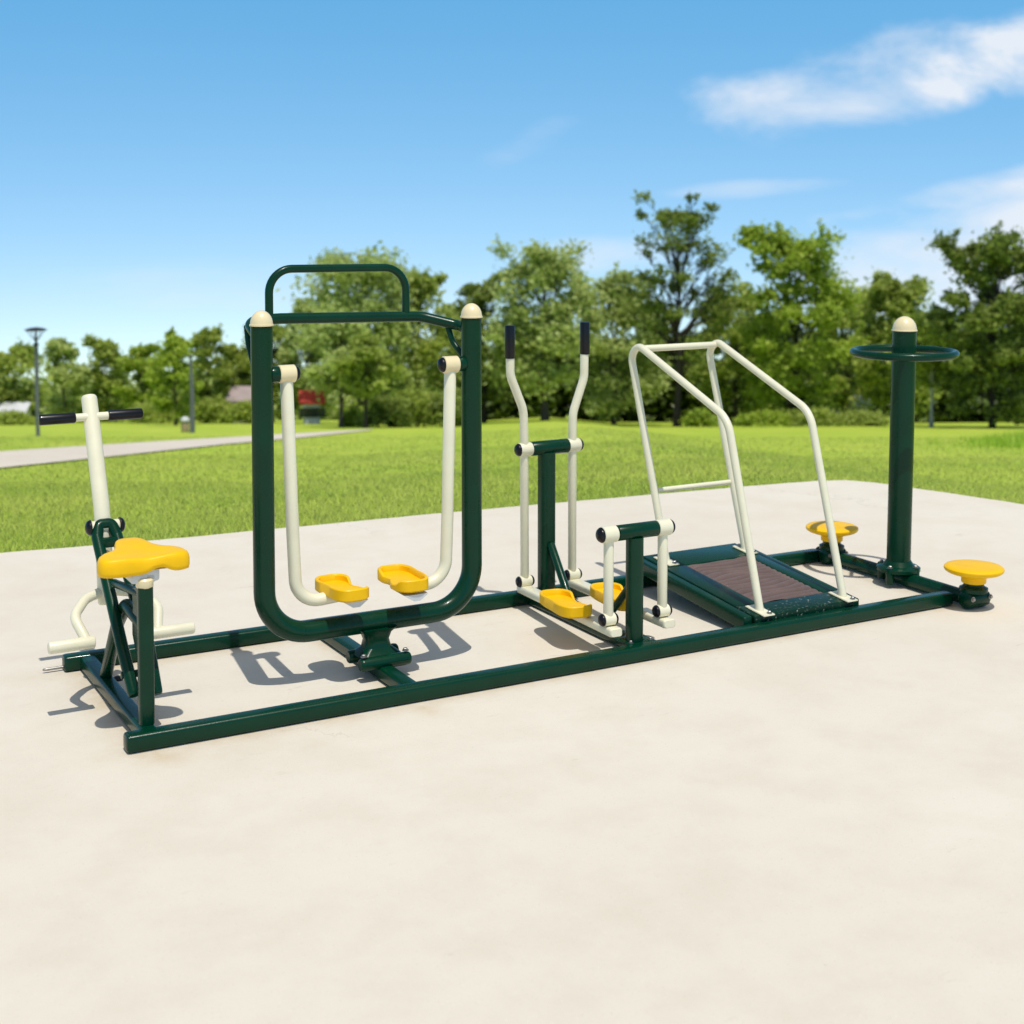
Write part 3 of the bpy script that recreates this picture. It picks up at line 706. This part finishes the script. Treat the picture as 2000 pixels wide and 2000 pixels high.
def shrub(name, label, S, D, w, d, h, leafmat, leaves=3500, lsize=0.12, group=None, cat='bush'):
    zb = float(lawn_z(S, D)) - 0.03; b0 = SD(S, D, zb); t = thing(name, label, cat, b0, group)
    bm = bmesh.new()
    k = 26; cs = []
    for i in range(k):
        a = random.uniform(0, 6.283); r = math.sqrt(random.random()); z = random.uniform(0.25, 0.95)
        sh = math.sqrt(max(0.1, 1 - (z * 0.85) ** 2))
        c = RT * (w / 2 * r * math.cos(a) * sh) + FW * (d / 2 * r * math.sin(a) * sh) + V((0, 0, h * z * (1 - 0.3 * r)))
        cs.append(c)
        if i % 2 == 0: branch_bm(bm, b0 + RT * (c.dot(RT) * 0.3), b0 + c, 0.02, 0.006, 0.1, 4)
    done(bm, 'stems', BARKD, t, 60)
    per = leaves // k; cents = []
    for c in cs: cents.append(np.array(b0 + c) + rng.normal(size=(int(per * random.uniform(.6, 1.4)), 3)) * np.array([w * 0.10, w * 0.10, h * 0.13]))
    ce = np.concatenate(cents); ce[:, 2] = np.maximum(ce[:, 2], zb + 0.03)
    v, f = quads(ce, lsize); link('foliage', mesh_np('foliage', v, f), leafmat, t, None)
    return t

def X2S(px, D): return (px - 1000) / 2800 * D   # lateral offset for a bearing
TG = 'park trees beyond the lawn'
T = [
 # label, px, D, h, w, leaf, bark, opts
 ('tall open-crowned tree with bare dark twigs, highest of the row beyond the lawn', 1325, 64, 10.0, 6.0, LEAF_DARK, BARKD, dict(sparse=True, nclump=62, leaves=6800, clump_r=0.085, lsize=0.13, bottom=0.34, spires=8)),
 ('bright green full-crowned tree standing just right of the tallest tree', 1555, 66, 8.7, 6.3, LEAF_BRIGHT, BARKD, dict(nclump=64, leaves=17000, clump_r=0.12, spires=9, lsize=0.16)),
 ('pale olive broad tree rising behind the black grips of the cross trainer', 1065, 66, 7.7, 5.6, LEAF_GREY, BARK, dict(nclump=60, leaves=15000, bottom=0.2, spires=7, trunk_r=0.17)),
 ('slim tree with a small dark top at the left edge of the long tree row', 945, 70, 7.0, 3.2, LEAF_DARK, BARKD, dict(nclump=30, leaves=6500, spires=3)),
 ('soft mid green tree filling in left of the tallest tree', 1200, 71, 7.2, 5.2, LEAF_GREY, BARK, dict(nclump=46, leaves=11000, spires=4)),
 ('mid green tree wedged low between the tallest tree and the bright full-crowned tree', 1440, 72, 6.8, 4.6, LEAF_MID, BARK, dict(nclump=46, leaves=11000, spires=3)),
 ('olive tree directly behind the sloping cream rails, lower than the bright tree', 1655, 74, 7.2, 4.8, LEAF_MID, BARK, dict(nclump=44, leaves=11000, spires=3)),
 ('rounded mid green tree behind the twister post', 1755, 69, 7.1, 4.6, LEAF_MID, BARKD, dict(nclump=44, leaves=11000, spires=4)),
 ('dark wide tree with open twiggy top at the right end of the row', 1945, 58, 7.5, 5.6, LEAF_DARK, BARKD, dict(sparse=True, nclump=66, leaves=16000, clump_r=0.11, spires=9, lsize=0.15, bottom=0.08)),
 ('dark tree cut by the right edge of the photo', 2090, 60, 7.6, 5.0, LEAF_DARK, BARKD, dict(nclump=44, leaves=10000, spires=4)),
 ('young tree with a thin whitish trunk right of the twister post', 1825, 60, 4.9, 3.2, LEAF_MID, BARKW, dict(nclump=30, leaves=6500, bottom=0.38, trunk_r=0.085)),
 ('large hazy green tree framed inside the tall green loop', 700, 69, 8.1, 6.2, LEAF_GREY, BARK, dict(nclump=64, leaves=16000, spires=10, bottom=0.15)),
 ('broad olive tree behind the right post of the green loop', 815, 72, 7.4, 4.8, LEAF_MID, BARK, dict(nclump=46, leaves=11000, spires=5)),
 ('small layered tree with a straight grey trunk inside the loop, nearer the path', 664, 58, 4.3, 3.3, LEAF_GREY, BARK, dict(nclump=28, leaves=5200, bottom=0.36, trunk_r=0.10)),
 ('small dark-trunked tree beside the dense bush inside the loop', 712, 56, 3.7, 2.4, LEAF_MID, BARKD, dict(nclump=22, leaves=4200, bottom=0.42, trunk_r=0.09)),
 ('low leafy tree at the far left edge of the photo', 22, 72, 3.7, 3.6, LEAF_MID, BARKD, dict(nclump=34, leaves=6500, spires=3)),
 ('small grey-green tree just right of the street lamp', 118, 76, 4.35, 2.9, LEAF_GREY, BARK, dict(nclump=28, leaves=4600, spires=5)),
 ('rounded green tree above the cream column of the rider', 203, 78, 4.5, 3.1, LEAF_MID, BARK, dict(nclump=30, leaves=5200, spires=5)),
 ('yellowish green tree left of the bare grey pole', 272, 76, 4.0, 2.8, LEAF_BRIGHT, BARK, dict(nclump=34, leaves=7000, spires=4)),
 ('leafy green tree leaning against the bare grey pole', 338, 62, 3.9, 2.3, LEAF_BRIGHT, BARK, dict(nclump=34, leaves=7500, spires=4, lsize=0.13)),
 ('dark green tree just right of the bare grey pole', 402, 74, 4.75, 2.9, LEAF_MID, BARKD, dict(nclump=34, leaves=7500, spires=3)),
 ('green tree showing left of the green loop frame', 462, 78, 4.1, 3.0, LEAF_MID, BARK, dict(nclump=34, leaves=7500, spires=3)),
 ('mid height tree behind the left post of the green loop', 530, 78, 5.4, 3.8, LEAF_MID, BARK, dict(nclump=34, leaves=8000, spires=3)),
 ('grey-green tree just inside the left post of the green loop', 597, 76, 6.3, 3.8, LEAF_GREY, BARK, dict(nclump=36, leaves=8000, spires=5)),
 ('olive tree in the gap between the loop frame and the slim dark-topped tree', 880, 76, 6.0, 3.6, LEAF_GREY, BARK, dict(nclump=34, leaves=7500, spires=3)),
]
for lb, px, D, h, w, lm, bk, op in T:
    tree('tree', lb, X2S(px, D), D, h, w, lm, bk, group=TG, **op)

B = [
 ('round green shrub in front of the pale building at the far left edge', 20, 68, 1.9, 0.7, LEAF_MID),
 ('dense dark bush at the foot of the trees inside the loop, left part', 758, 58, 2.0, 1.35, LEAF_DARK),
 ('dense dark bush, middle and tallest of the three inside the loop', 812, 59, 2.4, 1.65, LEAF_MID),
 ('dense dark bush against the right post of the loop', 870, 59, 2.2, 1.45, LEAF_DARK),
 ('small light green bush between the two little trees inside the loop', 688, 60, 1.0, 0.75, LEAF_BRIGHT),
 ('low clipped light green hedge plant behind the sloping cream rails, leftmost', 1500, 63, 2.3, 0.72, LEAF_BRIGHT),
 ('low clipped hedge plant behind the right cream rail', 1590, 63, 2.5, 0.78, LEAF_MID),
 ('low dark hedge plant just left of the twister post', 1685, 63, 2.6, 0.74, LEAF_MID),
 ('low light green shrub at the foot of the tallest tree', 1370, 63, 1.6, 0.75, LEAF_BRIGHT),
 ('low green shrub left of the handle column grips at the far left', 40, 74, 2.2, 0.9, LEAF_DARK),
 ('broad low green shrub below the tree left of the grey pole', 300, 72, 2.6, 1.15, LEAF_MID),
 ('dark rounded shrub right of the grey pole', 415, 72, 2.8, 1.35, LEAF_MID),
 ('green shrub left of the green loop frame by the path', 478, 70, 1.8, 1.1, LEAF_MID),
 ('long low shrub behind the rider grips', 190, 78, 3.4, 1.2, LEAF_MID),
]
for lb, px, D, w, h, lm in B:
    shrub('bush', lb, X2S(px, D), D, w, w * 0.6, h, lm, 3200, 0.12, group='bushes under the far trees')

# far wood mass behind the right-hand rows
n = 52000
S_ = rng.uniform(-3.5, 62, n); D_ = rng.uniform(80, 90, n)
topz = 5.0 + 1.1 * np.sin(S_ * 0.9) + 0.7 * np.sin(S_ * 2.3 + 1) + 0.5 * np.sin(S_ * 5.1)
z_ = lawn_z(S_, D_) + topz * rng.random(n) ** 0.8
n2 = 16000
S2 = rng.uniform(-42, -3, n2); D2 = rng.uniform(92, 100, n2)
t2 = 2.75 + 0.6 * np.sin(S2 * 0.8) + 0.5 * np.sin(S2 * 2.1 + 2) + 0.3 * np.sin(S2 * 4.7)
z2 = lawn_z(S2, D2) + t2 * rng.random(n2) ** 0.8
def sdxyz(S, D, z): return np.stack([RT.x * S + FW.x * D, RT.y * S + FW.y * D, z], -1)
v, f = quads(sdxyz(S_, D_, z_), 0.42)
o = link('far_wood', mesh_np('far_wood', v, f), LEAF_SHADED_WOOD, None, None); tag(o, 'dark mass of woodland foliage behind the right-hand tree row', 'woodland', kind='stuff')
v, f = quads(sdxyz(S2, D2, z2), 0.36)
o = link('far_wood', mesh_np('far_wood_left', v, f), LEAF_GREY, None, None); tag(o, 'low far belt of green foliage behind the small trees on the left', 'woodland', kind='stuff')

# ------------------------------------------------------------------ path mesh
PA = [(-40, 19.0, 13.0), (-14, 21.2, 7.0)]
cl_n = resample(near_e, 60); cl_f = resample(far_e, 60)
pv = []; 
for k in range(60):
    for m_ in range(7):
        q = m_ / 6; S = cl_n[k, 0] * (1 - q) + cl_f[k, 0] * q; D = cl_n[k, 1] * (1 - q) + cl_f[k, 1] * q
        if m_ == 0: D += random.uniform(-0.12, 0.12)
        pv.append(tuple(SD(S, D, float(lawn_z(S, D)) + 0.025)))
pf = [(k * 7 + m_, (k + 1) * 7 + m_, (k + 1) * 7 + m_ + 1, k * 7 + m_ + 1) for k in range(59) for m_ in range(6)]
me = bpy.data.meshes.new('path'); me.from_pydata(pv, [], pf); me.update()
bm = bmesh.new(); bm.from_mesh(me); bmesh.ops.recalc_face_normals(bm, faces=bm.faces)
if sum(f_.normal.z for f_ in bm.faces) < 0: bmesh.ops.reverse_faces(bm, faces=bm.faces)
bm.to_mesh(me); bm.free()
pa = link('path', me, PATHM, None, 180); pa['kind'] = 'structure'

# ------------------------------------------------------------------ street lamp, pole, bin, houses
def place(px, D): S = X2S(px, D); return SD(S, D, float(lawn_z(S, D)))
p = place(67, 41); lp = thing('street_lamp', 'dark park lamp post with a wide flat disc hood, left of the small trees', 'street lamp', p)
tube('pole', [p + V((0, 0, -0.05)), p + V((0, 0, 2.62))], 0.058, POLEM, lp, n=14)
lathe('neck', p + V((0, 0, 2.62)), (0, 0, 1), [(0.058, 0), (0.085, 0.02), (0.085, 0.05), (0.035, 0.08), (0.03, 0.40)], DARKM, lp, 16)
hd = lathe('lamp_hood', p + V((0, 0, 3.05)), (0, 0, 1), [(0.0, -0.02), (0.30, 0.0), (0.315, 0.03), (0.20, 0.075), (0.05, 0.10), (0.0, 0.105)], DARKM, lp, 28)
for k in range(4):
    a = math.radians(20 + 90 * k); c, s = math.cos(a), math.sin(a)
    tube('strut', [p + V((0.03 * c, 0.03 * s, 2.76)), p + V((0.12 * c, 0.12 * s, 2.85)), p + V((0.27 * c, 0.27 * s, 3.045))], 0.011, DARKM, hd, 0.05, 8)
p = place(371, 47); pp = thing('pole', 'bare grey tapering pole standing between two small trees on the left', 'pole', p)
bm = bmesh.new(); sweep(bm, [p + V((0, 0, -0.05)), p + V((0.01, 0, 1.2)), p + V((-0.02, 0, 2.55))], circ(1, 14), radii=[0.088, 0.075, 0.045]); done(bm, 'shaft', POLEM, pp)
lathe('pole_cap', p + V((-0.02, 0, 2.551)), (0, 0, 1), [(0.06, 0), (0.06, 0.03), (0.0, 0.06)], POLEM, pp, 14)
p = place(357, 48); bn = thing('litter_bin', 'small park litter bin with a grey domed hood at the foot of the grey pole', 'litter bin', p)
lathe('bin_body', p + V((0, 0, 0.03)), (0, 0, 1), [(0.10, 0), (0.13, 0.02), (0.13, 0.28), (0.12, 0.30)], TANM, bn, 18)
dome('hood', p + V((0, 0, 0.40)), (0, 0, 1), 0.15, 0.13, WHITE, bn, 0.01)
for s in (-1, 1): tube('support', [p + V((s * 0.12, 0, 0)), p + V((s * 0.12, 0, 0.41))], 0.016, DARKM, bn, n=8)

def house(label, px, D, w, d, hw, hr, wallm, roofm, rot=0.0, win=3, zoff=0.0, cat='house', name='house'):
    p = place(px, D) + V((0, 0, zoff)); t = thing(name, label, cat, p)
    ax = RT.copy(); ay = FW.copy(); R_ = Matrix.Rotation(rot, 3, 'Z'); ax = R_ @ ax; ay = R_ @ ay
    def q(a, b, c): return p + ax * a + ay * b + V((0, 0, c))
    bm = bmesh.new(); vs = [bm.verts.new(q(a, b, c)) for c in (-0.3, hw) for a, b in ((-w / 2, -d / 2), (w / 2, -d / 2), (w / 2, d / 2), (-w / 2, d / 2))]
    g1 = bm.verts.new(q(-w / 2, 0, hw + hr * 0.96)); g2 = bm.verts.new(q(w / 2, 0, hw + hr * 0.96))
    for a in ((0, 1, 5, 4), (2, 3, 7, 6)): bm.faces.new([vs[i] for i in a])
    bm.faces.new((vs[3], vs[0], vs[4], g1, vs[7])); bm.faces.new((vs[1], vs[2], vs[6], g2, vs[5]))
    wl = done(bm, 'wall', wallm, t, 30)
    bm = bmesh.new(); o_ = 0.25
    for s in (-1, 1):
        a = [bm.verts.new(q(x, y, z)) for x, y, z in ((-w / 2 - o_, s * (d / 2 + o_), hw - 0.08), (w / 2 + o_, s * (d / 2 + o_), hw - 0.08), (w / 2 + o_, 0, hw + hr), (-w / 2 - o_, 0, hw + hr))]
        b = [bm.verts.new(v_.co + V((0, 0, 0.1))) for v_ in a]
        bm.faces.new(a); bm.faces.new(b)
        for i in range(4): bm.faces.new((a[i], a[(i + 1) % 4], b[(i + 1) % 4], b[i]))
    done(bm, 'roof', roofm, t, 30)
    for k in range(win):
        cx = -w / 2 + w * (k + 0.5) / win
        bm = bmesh.new(); vs = [bm.verts.new(q(cx + a, -d / 2 - b, c)) for b in (0.003, 0.06) for a, c in ((-0.45, hw * 0.35), (0.45, hw * 0.35), (0.45, hw * 0.75), (-0.45, hw * 0.75))]
        for a in ((0, 1, 2, 3), (4, 5, 6, 7), (0, 1, 5, 4), (1, 2, 6, 5), (2, 3, 7, 6), (3, 0, 4, 7)): bm.faces.new([vs[i] for i in a])
        done(bm, 'window', GLASSD, t, 30)
    return t
house('low whitish building half hidden behind trees at the far left edge', 8, 71, 1.8, 2, 0.70, 0.30, WALLM, WALLM, 0.1, 4, 0, 'building', 'building')
house('small grey kiosk with a bright red roof seen through the green loop', 606, 70, 0.75, 1.0, 1.15, 0.42, WALLM, REDM, 0.2, 2, 0.0, 'kiosk', 'kiosk')
house('distant house with a pinkish grey roof left of the green loop', 474, 74, 0.9, 1.6, 1.30, 0.55, WALLM, ROOFP, -0.1, 2, 0.0)
house('pale house glimpsed through the dark trees left of the twister post', 1662, 76, 1.5, 2, 1.0, 0.35, WALLM, WALLM, 0.1, 2, 0.1)

# ------------------------------------------------------------------ grass
def blades(S, D, hgt, wid, lean=0.5):
    n = len(S); z = lawn_z(S, D); b = sdxyz(S, D, z)
    a = rng.uniform(0, 2 * np.pi, n); dirn = np.stack([np.cos(a), np.sin(a), np.zeros(n)], -1)
    h = hgt * rng.uniform(0.5, 1.3, n); w = wid * rng.uniform(0.7, 1.3, n)
    le = rng.normal(size=(n, 2)) * lean
    tip = b + np.stack([le[:, 0] * h, le[:, 1] * h, h], -1)
    v = np.stack([b - dirn * w[:, None], b + dirn * w[:, None], tip], 1).reshape(-1, 3)
    return v, np.arange(n * 3).reshape(n, 3)
EA = np.array(edge[:18])
def outside(S, D):
    x = RT.x * S + FW.x * D; y = RT.y * S + FW.y * D
    inside = np.zeros(len(x), bool); P_ = np.array(edge); j = len(P_) - 1
    for i in range(len(P_)):
        xi, yi = P_[i]; xj, yj = P_[j]
        c = ((yi > y) != (yj > y)) & (x < (xj - xi) * (y - yi) / (yj - yi + 1e-12) + xi); inside ^= c; j = i
    return ~inside
def path_mask(S, D):
    poly = np.concatenate([cl_n, cl_f[::-1]]); inside = np.zeros(len(S), bool); j = len(poly) - 1
    for i in range(len(poly)):
        xi, yi = poly[i]; xj, yj = poly[j]
        c = ((yi > D) != (yj > D)) & (S < (xj - xi) * (D - yi) / (yj - yi + 1e-12) + xi); inside ^= c; j = i
    return inside
parts = []
for d0, d1, cnt, hg, wd in ((7.0, 10.0, 110000, 0.040, 0.0032), (10.0, 15.0, 120000, 0.038, 0.0045), (15, 24, 60000, 0.034, 0.006), (24, 40, 25000, 0.034, 0.010)):
    D = np.sqrt(rng.uniform(d0 ** 2, d1 ** 2, cnt)); S = rng.uniform(-0.46, 0.46, cnt) * D
    k = outside(S, D) & ~path_mask(S, D); v, f = blades(S[k], D[k], hg, wd); parts.append(v)
v = np.concatenate(parts); f = np.arange(len(v)).reshape(-1, 3)
o = link('lawn_grass', mesh_np('lawn_grass', v, f), GRASSM, None, None); tag(o, 'short bright green grass blades covering the sloping lawn', 'grass', kind='stuff')
n = 16000; D = rng.uniform(28, 37, n); S = rng.uniform(0.29, 0.48, n) * D
amt = np.clip((S - 0.315 * D) / 3.0, 0, 1) * np.clip((D - 28) / 3, 0, 1) * np.clip((37 - D) / 2, 0, 1)
amt = amt * (0.65 + 0.35 * np.sin(S * 1.7) * np.sin(D * 2.1 + S)); k = rng.random(n) < amt * 1.6 + 0.03
v, f = blades(S[k], D[k], 0.12 + 0.42 * amt[k], 0.018, 0.35)
o = link('tall_grass', mesh_np('tall_grass', v, f), leaf_mat('tall_grass_leaf', (0.36, 0.56, 0.05), (0.5, 0.68, 0.08), (0.65, 0.76, 0.14), 0.45), None, None); tag(o, 'clump of long uncut grass at the right edge of the lawn', 'grass', kind='stuff')

# ------------------------------------------------------------------ world
w = bpy.data.worlds.new('World'); sc.world = w; w.use_nodes = True
nt = w.node_tree; N = nt.nodes; Lk = nt.links.new; bg = N['Background']
sund = V((-0.05, -0.35, 1.0)).normalized()
sky = N.new('ShaderNodeTexSky'); sky.sky_type = 'NISHITA'; sky.sun_disc = False
sky.sun_elevation = math.asin(sund.z); sky.sun_rotation = math.atan2(sund.x, sund.y)
sky.air_density = 1.0; sky.dust_density = 0.4; sky.ozone_density = 2.2; sky.altitude = 200
tc = N.new('ShaderNodeTexCoord')
mp = N.new('ShaderNodeMapping'); mp.inputs['Location'].default_value = (0, 0, 0.20); mp.inputs['Scale'].default_value = (1, 1, 1.35)
Lk(tc.outputs['Generated'], mp.inputs['Vector']); nz = N.new('ShaderNodeVectorMath'); nz.operation = 'NORMALIZE'; Lk(mp.outputs['Vector'], nz.inputs[0]); Lk(nz.outputs['Vector'], sky.inputs['Vector'])
hs = N.new('ShaderNodeHueSaturation'); hs.inputs['Saturation'].default_value = 1.05; hs.inputs['Value'].default_value = 1.0; Lk(sky.outputs['Color'], hs.inputs['Color'])
# cloud coordinates: (lateral, elevation) around the viewing azimuth
ro = N.new('ShaderNodeMapping'); ro.vector_type = 'TEXTURE'; ro.inputs['Rotation'].default_value = (0, 0, -TH); Lk(tc.outputs['Generated'], ro.inputs['Vector'])
sp = N.new('ShaderNodeSeparateXYZ'); Lk(ro.outputs['Vector'], sp.inputs['Vector'])
def mth(op, a, b=None, c=None):
    m = N.new('ShaderNodeMath'); m.operation = op
    for i, q in enumerate((a, b, c)):
        if q is None: continue
        if isinstance(q, (int, float)): m.inputs[i].default_value = q
        else: Lk(q, m.inputs[i])
    return m.outputs[0]
u_ = mth('ARCTAN2', sp.outputs['X'], sp.outputs['Y']); v_ = mth('ARCSINE', sp.outputs['Z'])
cmb = N.new('ShaderNodeCombineXYZ'); Lk(u_, cmb.inputs['X']); Lk(v_, cmb.inputs['Y'])
def nz_(scale, sx, sy, rot=0.0, det=8, rough=0.6, dist=0.4, loc=(0, 0, 0)):
    m = N.new('ShaderNodeMapping'); m.inputs['Rotation'].default_value = (0, 0, rot); m.inputs['Scale'].default_value = (sx, sy, 1); m.inputs['Location'].default_value = loc
    t = N.new('ShaderNodeTexNoise'); t.inputs['Scale'].default_value = scale; t.inputs['Detail'].default_value = det; t.inputs['Roughness'].default_value = rough; t.inputs['Distortion'].default_value = dist
    Lk(cmb.outputs['Vector'], m.inputs['Vector']); Lk(m.outputs['Vector'], t.inputs['Vector']); return t.outputs['Fac']
nA = nz_(9, 1, 1.7, -0.2, 10, 0.60, 0.25, (0.35, 0.2, 0)); nB = nz_(9, 1, 3.0, -0.2, 8, 0.55, 0.2, (3, 1, 0))
def blob(u0, v0, su, sv, rot, nw, lo, hi, amp, nse):
    du = mth('SUBTRACT', u_, u0); dv_ = mth('SUBTRACT', v_, v0); c, s = math.cos(rot), math.sin(rot)
    a = mth('DIVIDE', mth('ADD', mth('MULTIPLY', du, c), mth('MULTIPLY', dv_, s)), su)
    b = mth('DIVIDE', mth('SUBTRACT', mth('MULTIPLY', dv_, c), mth('MULTIPLY', du, s)), sv)
    r2 = mth('ADD', mth('MULTIPLY', a, a), mth('MULTIPLY', b, b))
    e = mth('SUBTRACT', 1.0, r2)
    e = mth('ADD', e, mth('MULTIPLY', mth('SUBTRACT', nse, 0.5), nw))
    r = N.new('ShaderNodeMapRange'); r.interpolation_type = 'SMOOTHSTEP'; r.inputs['From Min'].default_value = lo; r.inputs['From Max'].default_value = hi; r.inputs['To Max'].default_value = amp
    Lk(e, r.inputs['Value']); return r.outputs['Result']
cl_ = [blob(0.235, 0.088, 0.130, 0.034, 0.20, 3.4, 0.0, 1.6, 0.88, nA),
       blob(0.345, 0.108, 0.10, 0.030, 0.22, 3.6, 0.1, 1.7, 0.80, nA),
       blob(0.36, -0.020, 0.19, 0.052, 0.22, 2.2, -0.1, 1.1, 0.85, nB),
       blob(0.33, 0.020, 0.12, 0.012, 0.20, 3.0, 0.0, 1.4, 0.6, nB),
       blob(0.17, 0.018, 0.07, 0.007, 0.05, 3.5, 0.0, 1.5, 0.35, nB),
       blob(0.06, -0.028, 0.07, 0.014, 0.05, 2.5, -0.2, 1.4, 0.5, nB),
       blob(0.01, 0.048, 0.05, 0.016, 0.5, 3.0, 0.2, 1.8, 0.22, nB),
       blob(-0.18, -0.05, 0.16, 0.02, 0.0, 3.0, 0.0, 1.8, 0.28, nB)]
acc = cl_[0]
for c in cl_[1:]: acc = mth('ADD', acc, c)
acc = mth('MINIMUM', acc, 0.9)
gr = N.new('ShaderNodeMapRange'); gr.inputs['From Min'].default_value = -0.06; gr.inputs['From Max'].default_value = 0.16; Lk(v_, gr.inputs['Value'])
gc = N.new('ShaderNodeMix'); gc.data_type = 'RGBA'; Lk(gr.outputs['Result'], gc.inputs['Factor']); gc.inputs['A'].default_value = (1.78, 1.78, 1.70, 1); gc.inputs['B'].default_value = (1.15, 2.08, 2.05, 1)
g2 = N.new('ShaderNodeMapRange'); g2.interpolation_type = 'SMOOTHSTEP'; g2.inputs['From Min'].default_value = 0.16; g2.inputs['From Max'].default_value = 0.50; Lk(v_, g2.inputs['Value'])
gd = N.new('ShaderNodeMix'); gd.data_type = 'RGBA'; Lk(g2.outputs['Result'], gd.inputs['Factor']); Lk(gc.outputs['Result'], gd.inputs['A']); gd.inputs['B'].default_value = (2.1, 1.65, 1.18, 1)
gm = N.new('ShaderNodeVectorMath'); gm.operation = 'MULTIPLY'; Lk(hs.outputs['Color'], gm.inputs[0]); Lk(gd.outputs['Result'], gm.inputs[1])
mixc = N.new('ShaderNodeMix'); mixc.data_type = 'RGBA'; Lk(acc, mixc.inputs['Factor']); Lk(gm.outputs['Vector'], mixc.inputs['A'])
mixc.inputs['B'].default_value = (8.6, 9.0, 9.6, 1)
Lk(mixc.outputs['Result'], bg.inputs['Color']); bg.inputs['Strength'].default_value = 0.10

sl = bpy.data.lights.new('Sun', 'SUN'); sl.energy = 3.15; sl.angle = math.radians(0.5); sl.color = (1.0, 0.955, 0.88)
so = bpy.data.objects.new('Sun', sl); COL.objects.link(so); so.rotation_euler = (-sund).to_track_quat('-Z', 'Y').to_euler(); so.location = (0, 0, 30)

# ------------------------------------------------------------------ camera
cam = bpy.data.cameras.new('Camera'); co = bpy.data.objects.new('Camera', cam); COL.objects.link(co)
co.location = (0, 0, 1.8); pitch = math.radians(3.6)
fw = FW * math.cos(pitch) + V((0, 0, -math.sin(pitch)))
co.rotation_euler = fw.to_track_quat('-Z', 'Y').to_euler()
cam.sensor_width = 36; cam.lens = 36 * 2800 / 2000; cam.shift_y = -0.203
cam.clip_start = 0.05; cam.clip_end = 6000
cam.dof.use_dof = True; cam.dof.focus_distance = 5.6; cam.dof.aperture_fstop = 2.9
sc.camera = co
sc.cycles.max_bounces = 6; sc.cycles.diffuse_bounces = 3; sc.cycles.glossy_bounces = 3; sc.cycles.transmission_bounces = 3; sc.cycles.caustics_reflective = False; sc.cycles.caustics_refractive = False
sc.view_settings.view_transform = 'Standard'; sc.view_settings.look = 'None'; sc.view_settings.exposure = 0
